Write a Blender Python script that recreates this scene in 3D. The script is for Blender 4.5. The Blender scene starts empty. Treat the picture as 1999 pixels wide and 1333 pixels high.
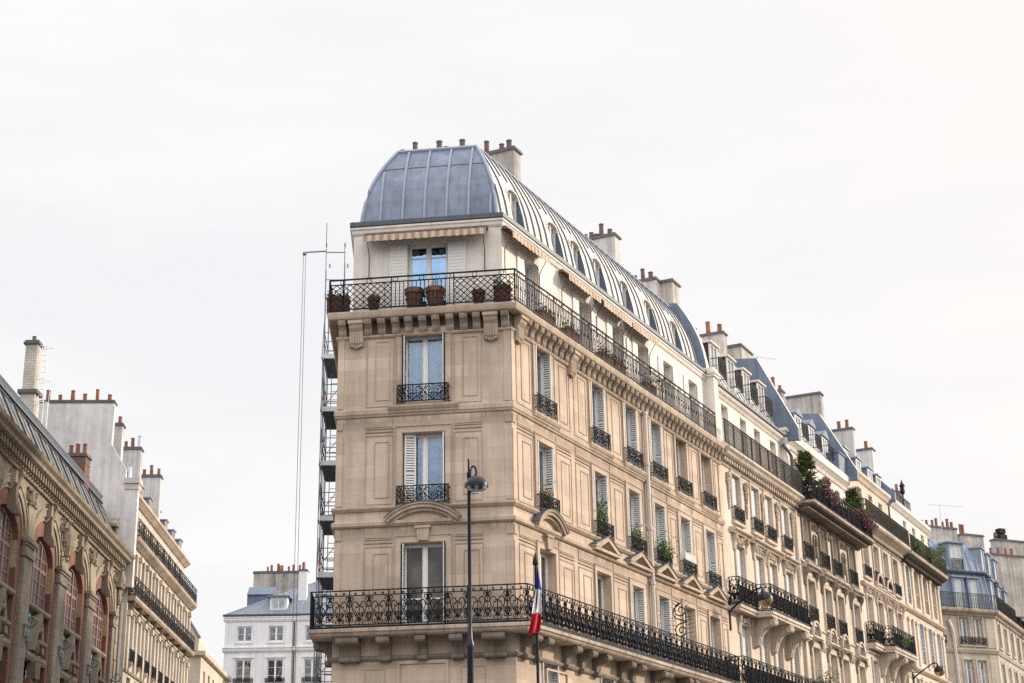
import bpy, math, random
from mathutils import Matrix, Vector
random.seed(7)
PI = math.pi
R = math.radians
scene = bpy.context.scene
COL = scene.collection

# ------------------------------------------------------------------ materials
MATS = {}
def newmat(name):
    m = bpy.data.materials.new(name); m.use_nodes = True
    nt = m.node_tree; b = nt.nodes['Principled BSDF']
    MATS[name] = m
    return m, nt, b
def N(nt, typ, **kw):
    n = nt.nodes.new(typ)
    for k, v in kw.items():
        if hasattr(n, k) and k not in ('Scale',): setattr(n, k, v)
        else: n.inputs[k].default_value = v
    return n
def c4(c): return (c[0], c[1], c[2], 1.0)
def ramp(nt, fac, stops):
    n = nt.nodes.new('ShaderNodeValToRGB'); e = n.color_ramp.elements
    while len(e) > len(stops): e.remove(e[-1])
    while len(e) < len(stops): e.new(0.5)
    for i, (p, c) in enumerate(stops):
        e[i].position = p; e[i].color = c4(c) if not isinstance(c, float) else (c, c, c, 1)
    nt.links.new(fac, n.inputs[0]); return n.outputs[0]
def mixc(nt, mode, fac, a, b):
    n = nt.nodes.new('ShaderNodeMix'); n.data_type = 'RGBA'; n.blend_type = mode
    if isinstance(fac, (int, float)): n.inputs[0].default_value = fac
    else: nt.links.new(fac, n.inputs[0])
    for i, v in ((6, a), (7, b)):
        if isinstance(v, tuple): n.inputs[i].default_value = c4(v)
        else: nt.links.new(v, n.inputs[i])
    return n.outputs[2]
def noise(nt, vec, scale, detail=5, rough=.6, scl=None):
    if scl:
        mp = nt.nodes.new('ShaderNodeMapping'); mp.inputs['Scale'].default_value = scl
        nt.links.new(vec, mp.inputs[0]); vec = mp.outputs[0]
    n = nt.nodes.new('ShaderNodeTexNoise'); n.inputs['Scale'].default_value = scale
    n.inputs['Detail'].default_value = detail; n.inputs['Roughness'].default_value = rough
    nt.links.new(vec, n.inputs['Vector']); return n.outputs['Fac']
def bump(nt, b, h, strength=.3, dist=.02):
    n = nt.nodes.new('ShaderNodeBump'); n.inputs['Strength'].default_value = strength
    n.inputs['Distance'].default_value = dist
    nt.links.new(h, n.inputs['Height']); nt.links.new(n.outputs[0], b.inputs['Normal'])

def stone(name, col, bw=1.05, bh=.36, var=.10, mortar=.72, stain=.35, mort=.012, streak=.3, ledge_bands=()):
    """ashlar: courses of blocks of slightly different tone, thin joints, stains and rain streaks"""
    m, nt, b = newmat(name)
    uv = nt.nodes.new('ShaderNodeUVMap').outputs[0]
    geo = nt.nodes.new('ShaderNodeNewGeometry').outputs['Position']
    br = nt.nodes.new('ShaderNodeTexBrick')
    br.inputs['Scale'].default_value = 1; br.inputs['Brick Width'].default_value = bw
    br.inputs['Row Height'].default_value = bh; br.inputs['Mortar Size'].default_value = mort
    br.inputs['Mortar Smooth'].default_value = .4
    lo = tuple(x*(1-var) for x in col); hi = tuple(min(1, x*(1+var)) for x in col)
    br.inputs['Color1'].default_value = c4(lo); br.inputs['Color2'].default_value = c4(hi)
    br.inputs['Mortar'].default_value = c4(tuple(x*mortar for x in col))
    nt.links.new(uv, br.inputs['Vector'])
    big = noise(nt, geo, .45, 6, .65)
    st = ramp(nt, big, [(.32, (1-stain, 1-stain*1.02, 1-stain*1.02)), (.62, (1., 1., 1.))])
    c = mixc(nt, 'MULTIPLY', .8, br.outputs['Color'], st)
    sk = noise(nt, geo, 1.0, 5, .7, (2.6, 2.6, .16))
    sr = ramp(nt, sk, [(.36, (1-streak, 1-streak, 1-streak*.95)), (.56, (1., 1., 1.))])
    c = mixc(nt, 'MULTIPLY', .7, c, sr)
    if ledge_bands:   # darker band on the wall just under each ledge, broken by streaks
        sz = nt.nodes.new('ShaderNodeSeparateXYZ'); nt.links.new(geo, sz.inputs[0])
        ad = nt.nodes.new('ShaderNodeMath'); ad.operation = 'MULTIPLY_ADD'; nt.links.new(sk, ad.inputs[0]); ad.inputs[1].default_value = .9; nt.links.new(sz.outputs[2], ad.inputs[2])
        mr = nt.nodes.new('ShaderNodeMapRange'); mr.inputs[1].default_value = 5; mr.inputs[2].default_value = 20; nt.links.new(ad.outputs[0], mr.inputs[0])
        stops = []
        for z0, d in sorted(ledge_bands):
            a = (z0+.45-5)/15; stops += [(a-d*.9/15, (1., 1., 1.)), (a-.01, (.62, .60, .58)), (a, (1., 1., 1.))]
        c = mixc(nt, 'MULTIPLY', .75, c, ramp(nt, mr.outputs[0], sorted(stops, key=lambda q: q[0])))
    fine = noise(nt, geo, 14, 4, .7)
    fr = ramp(nt, fine, [(.25, (.86, .85, .84)), (.7, (1.04, 1.04, 1.04))])
    c = mixc(nt, 'MULTIPLY', .8, c, fr)
    nt.links.new(c, b.inputs['Base Color']); b.inputs['Roughness'].default_value = .9
    bump(nt, b, fine, .25, .01)
    return m
def plain(name, col, rough=.8, var=.12, scale=6, metal=0, spec=None, stain=0, streak=0, bmp=0):
    m, nt, b = newmat(name)
    geo = nt.nodes.new('ShaderNodeNewGeometry').outputs['Position']
    f = noise(nt, geo, scale, 5, .65)
    lo = tuple(x*(1-var) for x in col); hi = tuple(min(1, x*(1+var)) for x in col)
    c = ramp(nt, f, [(.3, lo), (.7, hi)])
    if stain:
        g = noise(nt, geo, .6, 6, .7); c = mixc(nt, 'MULTIPLY', .9, c, ramp(nt, g, [(.35, (1-stain, 1-stain, 1-stain*.9)), (.6, (1., 1., 1.))]))
    if streak:
        g = noise(nt, geo, 1.2, 5, .7, (3, 3, .14)); c = mixc(nt, 'MULTIPLY', .9, c, ramp(nt, g, [(.36, (1-streak, 1-streak, 1-streak)), (.58, (1., 1., 1.))]))
    nt.links.new(c, b.inputs['Base Color']); b.inputs['Roughness'].default_value = rough
    b.inputs['Metallic'].default_value = metal
    if spec is not None: b.inputs['Specular IOR Level'].default_value = spec
    if bmp: bump(nt, b, f, bmp, .02)
    return m
def brick(name, c1, c2, mort, bw=.23, bh=.075):
    m, nt, b = newmat(name)
    uv = nt.nodes.new('ShaderNodeUVMap').outputs[0]
    geo = nt.nodes.new('ShaderNodeNewGeometry').outputs['Position']
    br = nt.nodes.new('ShaderNodeTexBrick'); br.inputs['Scale'].default_value = 1
    br.inputs['Brick Width'].default_value = bw; br.inputs['Row Height'].default_value = bh
    br.inputs['Mortar Size'].default_value = .012
    br.inputs['Color1'].default_value = c4(c1); br.inputs['Color2'].default_value = c4(c2); br.inputs['Mortar'].default_value = c4(mort)
    nt.links.new(uv, br.inputs['Vector'])
    g = noise(nt, geo, .8, 5, .7)
    c = mixc(nt, 'MULTIPLY', .8, br.outputs['Color'], ramp(nt, g, [(.3, (.6, .58, .56)), (.65, (1.05, 1.05, 1.05))]))
    nt.links.new(c, b.inputs['Base Color']); b.inputs['Roughness'].default_value = .9
    return m
def glassmat(name, tint, refl=.5, rough=.03, trans=.0):
    m, nt, b = newmat(name)
    nt.nodes.remove(b); out = nt.nodes['Material Output']
    gl = nt.nodes.new('ShaderNodeBsdfGlossy'); gl.inputs['Roughness'].default_value = rough
    gl.inputs['Color'].default_value = c4((.42, .66, 1.0) if 'blue' in name else (.80, .88, 1.0))  # blue of the reflected sky is put into the gloss tint
    if trans:
        d = nt.nodes.new('ShaderNodeBsdfTransparent'); d.inputs['Color'].default_value = c4(tint)
    else:
        d = nt.nodes.new('ShaderNodeBsdfDiffuse'); d.inputs['Color'].default_value = c4(tint)
    fr = nt.nodes.new('ShaderNodeFresnel'); fr.inputs['IOR'].default_value = 1.5
    geo = nt.nodes.new('ShaderNodeNewGeometry').outputs['Position']; wv = nt.nodes.new('ShaderNodeBump'); wv.inputs['Strength'].default_value = .35; wv.inputs['Distance'].default_value = .05
    nt.links.new(noise(nt, geo, 1.6, 2, .5), wv.inputs['Height']); nt.links.new(wv.outputs[0], gl.inputs['Normal'])
    if not trans:   # cloudy reflections and dim rooms are painted into the diffuse colour
        nt.links.new(ramp(nt, noise(nt, geo, .9, 3, .6), [(.35, tuple(x*.35 for x in tint)), (.65, tuple(min(1, x*1.7) for x in tint))]), d.inputs['Color'])
    ad = nt.nodes.new('ShaderNodeMath'); ad.operation = 'ADD'; ad.use_clamp = True; ad.inputs[1].default_value = refl
    nt.links.new(fr.outputs[0], ad.inputs[0])
    mx = nt.nodes.new('ShaderNodeMixShader'); nt.links.new(ad.outputs[0], mx.inputs[0])
    nt.links.new(d.outputs[0], mx.inputs[1]); nt.links.new(gl.outputs[0], mx.inputs[2])
    nt.links.new(mx.outputs[0], out.inputs[0]); return m
def stripes(name, a, b_, period, axis=0):
    m, nt, b = newmat(name)
    uv = nt.nodes.new('ShaderNodeTexCoord').outputs['Object']
    sp = nt.nodes.new('ShaderNodeSeparateXYZ'); nt.links.new(uv, sp.inputs[0])
    d = nt.nodes.new('ShaderNodeMath'); d.operation = 'DIVIDE'; d.inputs[1].default_value = period; nt.links.new(sp.outputs[axis], d.inputs[0])
    fr = nt.nodes.new('ShaderNodeMath'); fr.operation = 'FRACT'; nt.links.new(d.outputs[0], fr.inputs[0])
    g = nt.nodes.new('ShaderNodeMath'); g.operation = 'GREATER_THAN'; g.inputs[1].default_value = .5; nt.links.new(fr.outputs[0], g.inputs[0])
    nt.links.new(mixc(nt, 'MIX', g.outputs[0], a, b_), b.inputs['Base Color']); b.inputs['Roughness'].default_value = .9
    return m
def leafmat(name, c1, c2):
    m, nt, b = newmat(name)
    oi = nt.nodes.new('ShaderNodeNewGeometry')
    c = ramp(nt, oi.outputs['Random Per Island'], [(0., c1), (1., c2)])
    nt.links.new(c, b.inputs['Base Color']); b.inputs['Roughness'].default_value = .7
    return m

stone('line_shade_stone', (.53, .415, .325), 1.6, 3.0, .05, .8, .3, .006, .35)  # darker stone for thin frames; the shade along mouldings is in the colour
stone('ashlar', (.69, .545, .428), 1.25, .37, .12, .78, .28, .006, .30, [(17.45, .8), (14.8, .6), (11.5, .7), (8.25, 1.6), (9.6, .9)])
stone('trim', (.60, .47, .362), 1.6, 3.0, .05, .8, .3, .006, .35)
stone('slab_stone', (.56, .45, .355), 1.3, 3.0, .06, .6, .4, .014, .6)
stone('deep_shade_stone', (.12, .098, .078), 1.3, 3.0, .06, .7, .4, .01, .5)  # near-black stone; shade of soffits and cornice gaps is in the colour
stone('mod_shade_stone', (.44, .345, .265), 1.6, 3.0, .05, .8, .35, .006, .4)  # darker modillions; the shade of their undersides is in the colour
stone('under_shade_stone', (.27, .22, .175), 1.3, 3.0, .06, .7, .4, .01, .5)  # darker stone; shade under ledges and on brackets is put into the colour
stone('pale_grey', (.70, .635, .56), 1.1, .36, .06, .80, .25, .006, .3)
stone('cream', (.755, .64, .53), 1.1, .36, .06, .80, .22, .006, .25)
stone('cream_trim', (.68, .565, .455), 1.3, 3.0, .05, .8, .3, .006, .4)
stone('grey_stone', (.62, .54, .45), .9, .34, .08, .75, .3, .01, .35)
stone('school_stone', (.36, .31, .255), .75, .42, .09, .6, .4, .012, .45)  # base tone darkened to carry the shade of the narrow street
stone('school_trim', (.44, .365, .275), 1.2, 3.0, .06, .7, .4, .01, .5)
stone('carving', (.30, .25, .195), 2, 3.0, .08, .9, .45, .006, .3)  # darkened so the shade in carved hollows sits in the colour
plain('render_white', (.86, .79, .72), .9, .05, 3, stain=.12, streak=.14)
plain('party_wall', (.80, .77, .745), .9, .06, 4, stain=.22, streak=.2)
plain('grey_wall', (.66, .63, .60), .9, .08, 4, stain=.3, streak=.35)
plain('old_wall', (.60, .555, .50), .9, .12, 5, stain=.45, streak=.4)
plain('townhouse', (.86, .85, .86), .9, .04, 3, stain=.1, streak=.14)
plain('zinc', (.25, .295, .395), .55, .17, 1.6, spec=.4, stain=.3, streak=.3)  # shaded copy of the roof zinc; lack of sun is in the colour
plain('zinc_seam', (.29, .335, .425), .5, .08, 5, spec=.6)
plain('zinc_sun', (.80, .745, .67), .75, .06, 3, spec=.15, stain=.12, streak=.1)  # sunlit copy of the roof zinc; warm sun is in the colour
plain('zinc_dark', (.10, .125, .175), .6, .1, 5, spec=.3)  # dark zinc; shade of seam sides and dormer cheeks is in the colour
plain('skylight', (.17, .18, .19), .5, .5, 1.5, spec=.15)
plain('zinc_pale', (.27, .33, .43), .6, .12, 2.5, spec=.4, stain=.2, streak=.2)
plain('zinc_blue', (.17, .215, .30), .6, .12, 2.5, spec=.5, stain=.25, streak=.25)
plain('roof_slate', (.19, .215, .265), .6, .2, 5, spec=.5)
plain('gutter', (.075, .09, .11), .5, .2, 6, spec=.5)
plain('iron', (.010, .012, .015), .6, .3, 20, spec=.2)
plain('iron_grey', (.045, .047, .05), .7, .3, 20, spec=.15)
plain('iron_brown', (.020, .018, .016), .6, .2, 10, spec=.2)
plain('white_paint', (.84, .82, .79), .5, .03, 6)
plain('shutter_grey', (.72, .72, .72), .6, .05, 8)
plain('shutter_white', (.82, .80, .77), .6, .04, 8)
plain('slat_dark', (.30, .31, .33), .7, .1, 8)
plain('blind_grey', (.62, .66, .70), .6, .04, 5)
plain('curtain', (.46, .66, .86), .9, .05, 8)
plain('lace', (.17, .155, .14), .9, .35, 9)
plain('interior', (.035, .034, .035), .9, .2, 3)
plain('terracotta', (.165, .075, .052), .85, .35, 7, bmp=.3, stain=.35)
plain('pot_red', (.30, .115, .07), .85, .4, 5, stain=.3)
plain('pot_brown', (.15, .095, .085), .8, .25, 4)
plain('cap', (.12, .12, .125), .8, .25, 5, bmp=.3)
plain('brass', (.45, .33, .16), .35, .2, 5, metal=.6)
plain('galv', (.56, .61, .66), .45, .12, 6, metal=.3, spec=.5)
plain('scaff', (.18, .205, .24), .5, .2, 8, metal=.4, spec=.5)
plain('deck_dark', (.085, .10, .125), .7, .3, 4)
plain('scaff_red', (.50, .06, .06), .6, .1, 8)
plain('pipe', (.62, .55, .49), .6, .08, 6, streak=.2)
plain('turquoise', (.03, .42, .45), .3, .15, 8, spec=.6)
plain('pink_frame', (.34, .205, .185), .6, .12, 8)
plain('pane_pink', (.12, .092, .09), .25, .1, 5)
plain('ceramic', (.45, .50, .50), .35, .35, 5)
plain('asphalt', (.05, .05, .052), .9, .25, 12, bmp=.3)
plain('pavement', (.26, .25, .235), .9, .15, 5)
plain('ground', (.09, .086, .08), .95, .15, .4)
plain('flag_blue', (.02, .045, .30), .8, .06, 10)
plain('flag_white', (.90, .89, .92), .8, .03, 10)
plain('flag_red', (.56, .022, .04), .8, .06, 10)
plain('lamp_metal', (.010, .014, .024), .35, .1, 10, spec=.35)
plain('lamp_brass', (.40, .30, .14), .25, .15, 8, metal=.7)
plain('lamp_in', (.25, .25, .23), .35, .3, 14, metal=.4)
plain('bark', (.06, .045, .035), .9, .3, 10)
plain('soil', (.05, .035, .028), .95, .3, 20)
plain('blue_box', (.10, .16, .30), .6, .1, 4)
brick('red_brick', (.20, .072, .052), (.27, .105, .072), (.27, .19, .15))
brick('yellow_brick', (.46, .34, .19), (.56, .44, .27), (.35, .28, .2))
brick('dark_brick', (.14, .055, .045), (.19, .075, .06), (.2, .14, .11))
brick('stack_brick', (.62, .56, .48), (.72, .66, .58), (.40, .37, .33), .34, .14)
stripes('awning', (.43, .28, .165), (.60, .52, .43), .25)
glassmat('glass', (.035, .045, .06), .22, .04)
glassmat('glass_clear', (.92, .95, .97), .10, .02, 1)
glassmat('glass_blue', (.75, .85, .95), .42, .02, 1)
glassmat('glass_brown', (.09, .068, .05), .015, .05)
glassmat('glass_sky', (.30, .33, .37), .30, .05)
glassmat('lamp_glass', (.94, .95, .95), .05, .02, 1)
leafmat('leaf', (.035, .075, .018), (.14, .22, .05))
leafmat('leaf_conifer', (.02, .05, .012), (.17, .22, .05))
leafmat('leaf_red', (.085, .03, .04), (.24, .11, .11))
leafmat('flower', (.5, .07, .03), (.75, .3, .12))

# ------------------------------------------------------------------ mesh builder
class MB:
    def __init__(s): s.v = []; s.f = []; s.m = []; s.T = Matrix(); s.mi = 0
    def P(s, p):
        s.v.append(s.T @ Vector(p)); return len(s.v)-1
    def face(s, pts):
        s.f.append([s.P(p) for p in pts]); s.m.append(s.mi)
    def faces(s, idx): s.f.append(list(idx)); s.m.append(s.mi)
    def box(s, x0, x1, y0, y1, z0, z1):
        i = [s.P((x, y, z)) for z in (z0, z1) for y in (y0, y1) for x in (x0, x1)]
        for q in ((0,2,3,1), (4,5,7,6), (0,1,5,4), (2,6,7,3), (0,4,6,2), (1,3,7,5)): s.faces([i[k] for k in q])
    def extr(s, prof, x0, x1):
        """closed (y,z) profile run along x"""
        n = len(prof); a = [s.P((x0, y, z)) for y, z in prof]; b = [s.P((x1, y, z)) for y, z in prof]
        for k in range(n): s.faces((a[k], a[(k+1) % n], b[(k+1) % n], b[k]))
        s.faces(a[::-1]); s.faces(b)
    def extry(s, prof, y0, y1):
        """closed (x,z) outline run along y"""
        n = len(prof); a = [s.P((x, y0, z)) for x, z in prof]; b = [s.P((x, y1, z)) for x, z in prof]
        for k in range(n): s.faces((a[(k+1) % n], a[k], b[k], b[(k+1) % n]))
        s.faces(a); s.faces(b[::-1])
    def tube(s, pts, r, n=5, r2=None, cap=True):
        pts = [Vector(p) for p in pts]; rings = []; L = len(pts)
        up = Vector((0, 0, 1))
        for i, p in enumerate(pts):
            d = (pts[min(i+1, L-1)]-pts[max(i-1, 0)])
            if d.length < 1e-9: d = Vector((0, 0, 1))
            d.normalize()
            a = up if abs(d.z) < .95 else Vector((1, 0, 0))
            x = d.cross(a).normalized(); y = x.cross(d)
            rr = r if r2 is None else r+(r2-r)*i/max(1, L-1)
            rings.append([s.P(p+x*rr*math.cos(2*PI*k/n)+y*rr*math.sin(2*PI*k/n)) for k in range(n)])
        for i in range(L-1):
            for k in range(n): s.faces((rings[i][k], rings[i][(k+1) % n], rings[i+1][(k+1) % n], rings[i+1][k]))
        if cap: s.faces(rings[0][::-1]); s.faces(rings[-1])
    def lathe(s, prof, n=16, c=(0, 0, 0)):
        rings = []
        for r, z in prof:
            if r < 1e-6: rings.append([s.P((c[0], c[1], c[2]+z))])
            else: rings.append([s.P((c[0]+r*math.cos(2*PI*k/n), c[1]+r*math.sin(2*PI*k/n), c[2]+z)) for k in range(n)])
        for a, b in zip(rings, rings[1:]):
            for k in range(n):
                k2 = (k+1) % n
                if len(a) == 1 and len(b) == 1: continue
                if len(a) == 1: s.faces((a[0], b[k2], b[k]))
                elif len(b) == 1: s.faces((a[k], a[k2], b[0]))
                else: s.faces((a[k], a[k2], b[k2], b[k]))
        if len(rings[0]) > 1: s.faces(rings[0][::-1])
        if len(rings[-1]) > 1: s.faces(rings[-1])
    def ball(s, c, r, n=8, sx=1, sy=1, sz=1):
        old = s.T; s.T = old @ Matrix.Translation(c) @ Matrix.Diagonal((sx, sy, sz, 1))
        m = max(4, n//2+1); s.lathe([(r*math.sin(PI*i/m) if 0 < i < m else 0, -r*math.cos(PI*i/m)) for i in range(m+1)], n); s.T = old
    def sweep(s, path, prof, closed=True, ends=True):
        """profile of (outward offset k, z) carried along a plan polyline with mitred corners"""
        n = len(path); rows = []
        for i in range(n):
            rows.append([s.P((*offs(path, i, k), z)) for k, z in prof])
        m = len(prof)
        for i in range(n-1):
            for j in range(m if closed else m-1):
                j2 = (j+1) % m
                s.faces((rows[i][j], rows[i+1][j], rows[i+1][j2], rows[i][j2]))
        if closed and ends: s.faces(rows[0]); s.faces(rows[-1][::-1])
    def wall(s, x0, x1, z0, z1, ops, rv=.32, y=0):
        """sheet at y with rectangular openings and their reveals going inward (+y)"""
        xs = sorted({x0, x1, *[o[0] for o in ops], *[o[1] for o in ops]}); zs = sorted({z0, z1, *[o[2] for o in ops], *[o[3] for o in ops]})
        xs = [x for x in xs if x0-1e-6 <= x <= x1+1e-6]; zs = [z for z in zs if z0-1e-6 <= z <= z1+1e-6]
        idx = {}
        def g(i, j):
            if (i, j) not in idx: idx[(i, j)] = s.P((xs[i], y, zs[j]))
            return idx[(i, j)]
        for i in range(len(xs)-1):
            for j in range(len(zs)-1):
                cx, cz = (xs[i]+xs[i+1])/2, (zs[j]+zs[j+1])/2
                if any(o[0] < cx < o[1] and o[2] < cz < o[3] for o in ops): continue
                s.faces((g(i, j), g(i+1, j), g(i+1, j+1), g(i, j+1)))
        for a, b, c, d in ops:
            e = y+rv
            s.face([(a, y, c), (a, y, d), (a, e, d), (a, e, c)]); s.face([(b, y, d), (b, y, c), (b, e, c), (b, e, d)])
            s.face([(a, y, d), (b, y, d), (b, e, d), (a, e, d)]); s.face([(b, y, c), (a, y, c), (a, e, c), (b, e, c)])
    def frame(s, x0, x1, z0, z1, w, y0, y1):
        """rectangular border of bars"""
        s.box(x0, x0+w, y0, y1, z0, z1); s.box(x1-w, x1, y0, y1, z0, z1)
        s.box(x0+w, x1-w, y0, y1, z0, z0+w); s.box(x0+w, x1-w, y0, y1, z1-w, z1)
    def mesh(s, name, mats, smooth=False):
        me = bpy.data.meshes.new(name)
        me.from_pydata([tuple(p) for p in s.v], [], s.f)
        for m in (mats if isinstance(mats, (list, tuple)) else [mats]): me.materials.append(MATS[m])
        me.polygons.foreach_set('material_index', s.m)
        uvl = me.uv_layers.new(name='UVMap'); dat = [0.0]*(2*len(me.loops)); vs = me.vertices
        for p in me.polygons:
            n = p.normal
            if abs(n.z) > .75: tx, ty = Vector((1, 0, 0)), Vector((0, 1, 0))
            else: tx = Vector((-n.y, n.x, 0)).normalized(); ty = Vector((0, 0, 1))
            for li in p.loop_indices:
                co = vs[me.loops[li].vertex_index].co
                dat[2*li] = co.dot(tx); dat[2*li+1] = co.dot(ty)
        uvl.data.foreach_set('uv', dat)
        if smooth:
            me.polygons.foreach_set('use_smooth', [True]*len(me.polygons)); me.set_sharp_from_angle(angle=R(40))
        me.validate(); me.update()
        return me
    def build(s, name, mats, parent=None, M=None, smooth=False):
        return ob(name, s.mesh(name, mats, smooth), parent, M)
def offs(path, i, k):
    p = Vector(path[i]); n = len(path)
    def nrm(a, b):
        d = (Vector(b)-Vector(a)).normalized(); return Vector((d.y, -d.x))
    if i == 0: q = p+nrm(path[0], path[1])*k
    elif i == n-1: q = p+nrm(path[n-2], path[n-1])*k
    else:
        a, b = nrm(path[i-1], path[i]), nrm(path[i], path[i+1]); h = (a+b); q = p+h*(k*2/h.length_squared)
    return (q.x, q.y)
def ob(name, me, parent=None, M=None):
    o = bpy.data.objects.new(name, me); COL.objects.link(o)
    if parent is not None: o.parent = parent
    if M is not None: o.matrix_local = M
    return o
def tag(o, label, cat, group=None):
    o['label'] = label; o['category'] = cat
    if group: o['group'] = group
    return o
def thing(name, label, cat, loc=(0, 0, 0), rz=0, group=None):
    o = bpy.data.objects.new(name, None); COL.objects.link(o); o.empty_display_size = .3
    TM[o.name] = Matrix.Translation(loc) @ Matrix.Rotation(rz, 4, 'Z'); o.matrix_local = TM[o.name]
    return tag(o, label, cat, group)
TM = {}
def struct(o): o['kind'] = 'structure'; return o
def TR(x=0, y=0, z=0, a=0): return Matrix.Translation((x, y, z)) @ Matrix.Rotation(a, 4, 'Z')
CACHE = {}
def cached(key, fn):
    if key not in CACHE: CACHE[key] = fn()
    return CACHE[key]
def arc(cx, cz, r, a0, a1, n=10, ry=None):
    ry = r if ry is None else ry
    return [(cx+r*math.cos(a0+(a1-a0)*i/n), cz+ry*math.sin(a0+(a1-a0)*i/n)) for i in range(n+1)]
def spiral(cx, cz, r0, r1, a0, a1, n=12):
    return [(cx+(r0+(r1-r0)*i/n)*math.cos(a0+(a1-a0)*i/n), cz+(r0+(r1-r0)*i/n)*math.sin(a0+(a1-a0)*i/n)) for i in range(n+1)]
def smooth_line(pts, k=3):
    out = []; n = len(pts)
    for i in range(n-1):
        p0, p1, p2, p3 = pts[max(i-1, 0)], pts[i], pts[i+1], pts[min(i+2, n-1)]
        for j in range(k):
            t = j/k
            out.append(tuple(.5*((2*p1[d])+(-p0[d]+p2[d])*t+(2*p0[d]-5*p1[d]+4*p2[d]-p3[d])*t*t+(-p0[d]+3*p1[d]-3*p2[d]+p3[d])*t**3) for d in range(2)))
    out.append(tuple(pts[-1])); return out

# ------------------------------------------------------------------ ironwork (drawn in x,z at depth y)
def line2(mb, pts, r, y=0, n=4): mb.tube([(x, y, z) for x, z in pts], r, n, cap=False)
def panel_scroll(mb, x0, w, z0, h, y, r=.011):
    r *= 1.45
    """heart-and-volute balcony panel between z0 and z0+h"""
    c = x0+w/2
    for s in (-1, 1):
        X = lambda t: c+s*t*w
        heart = smooth_line([(.0, .10), (.16, .27), (.33, .50), (.36, .68), (.25, .80), (.11, .76), (.07, .65), (.14, .58), (.20, .64)])
        line2(mb, [(X(a), z0+b*h) for a, b in heart], r, y)
        line2(mb, [(X(a), z0+b*h) for a, b in smooth_line([(.02, .16), (.10, .34), (.22, .46), (.20, .56)])], r*.8, y)
        line2(mb, [(X(a), z0+b*h) for a, b in spiral(.36, .90, .11, .03, -PI*.5, PI*1.6, 9)], r, y)
        line2(mb, [(X(a), z0+b*h) for a, b in spiral(.37, .16, .12, .03, PI*.6, -PI*1.5, 9)], r, y)
        line2(mb, [(X(a), z0+b*h) for a, b in spiral(.16, .08, .09, .03, PI*1.0, -PI*.8, 8)], r*.9, y)
        line2(mb, [(X(a), z0+b*h) for a, b in smooth_line([(.50, .32), (.44, .38), (.38, .34), (.41, .28), (.46, .30)])], r*.9, y)
        line2(mb, [(X(a), z0+b*h) for a, b in spiral(.20, 1.075, .055, .02, 0, PI*2.4, 8)], r*.8, y)
        line2(mb, [(X(a), z0+b*h) for a, b in smooth_line([(.46, .12), (.40, .26), (.44, .42), (.36, .40), (.30, .30), (.36, .24)])], r*.85, y)
        line2(mb, [(X(a), z0+b*h) for a, b in smooth_line([(.0, .30), (.07, .40), (.16, .38), (.15, .30), (.09, .30)])], r*.85, y)
        line2(mb, [(X(a), z0+b*h) for a, b in smooth_line([(.46, .98), (.47, .84), (.40, .72), (.44, .60), (.49, .66)])], r*.85, y)
    line2(mb, [(c, z0), (c, z0+.62*h)], r*.9, y)
    mb.box(c-.018, c+.018, y-.01, y+.01, z0+.62*h, z0+.70*h)
def balcony_rail(mb, L, h=1.03, y=0, step=.56, r=.011, double=True):
    n = max(1, round(L/step)); w = L/n
    mb.box(0, L, y-.025, y+.025, h-.03, h); mb.box(0, L, y-.015, y+.015, h-.17, h-.145); mb.box(0, L, y-.015, y+.015, .055, .09); mb.box(0, L, y-.03, y+.03, -.03, .035)
    for i in range(n+1):
        t = .016 if i % 2 == 0 else .008
        x = min(max(i*w, t), L-t); mb.box(x-t, x+t, y-t, y+t, -.0, h-.03)
    for i in range(n): panel_scroll(mb, i*w, w, .09, h-.26, y, r)
    return mb
def guard_mesh(w, h=.56, kind=0):
    def mk():
        mb = MB(); r = .0135
        mb.box(-w/2, w/2, -.02, .02, h-.03, h); mb.box(-w/2, w/2, -.015, .015, .025, .06)
        for x in (-w/2, w/2-.024): mb.box(x, x+.024, -.012, .012, -.04, h)
        for x in (-w/2+.14, w/2-.16): mb.box(x, x+.016, -.01, .01, .05, h-.03)
        for s in (-1, 1): mb.box(s*w/2-.012, s*w/2+.012, .012, .20, .10, .125); mb.box(s*w/2-.012, s*w/2+.012, .012, .20, h-.1, h-.075)
        q = (w-.32)/2; hh = h-.085
        for c in (-q/2, q/2):
            line2(mb, [(c, .05), (c, .05+hh)], r*.8)
            for s in (-1, 1):
                X = lambda t: c+s*t*q; Z = lambda t: .055+t*hh
                line2(mb, [(X(a), Z(b)) for a, b in smooth_line([(.0, .04), (.14, .2), (.36, .42), (.46, .66), (.36, .88), (.18, .86), (.13, .68), (.22, .6), (.28, .7)])], r)
                line2(mb, [(X(a), Z(b)) for a, b in spiral(.36, .2, .13, .03, PI*.5, -PI*1.6, 8)], r)
                line2(mb, [(X(a), Z(b)) for a, b in spiral(.13, .40, .11, .03, -PI*.5, PI*1.4, 8)], r)
        k = int((w-.3)/.085)
        for i in range(1, k): x = -(w-.3)/2+(w-.3)*i/k; mb.box(x-.006, x+.006, -.006, .006, .06, h-.03)
        for c in (-q, 0, q):
            for sgn in (-1, 1):
                line2(mb, [(c+sgn*x, z) for x, z in spiral(.07, .05+hh*.82, .065, .02, PI*.5, -PI*1.6, 8)], r*.9); line2(mb, [(c+sgn*x, z) for x, z in spiral(.06, .05+hh*.5, .05, .02, -PI*.5, PI*1.6, 8)], r*.9)
        for s in (-1, 1):
            for k in range(3):
                cx, cz = s*(w/2-.085), .05+hh*(k+.5)/3
                line2(mb, arc(cx, cz, .05, 0, 2*PI, 8, hh/6.4), r*.9)
        return mb.mesh('window_guard', 'iron')
    return cached(('guard', round(w, 2), round(h, 2)), mk)
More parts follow.
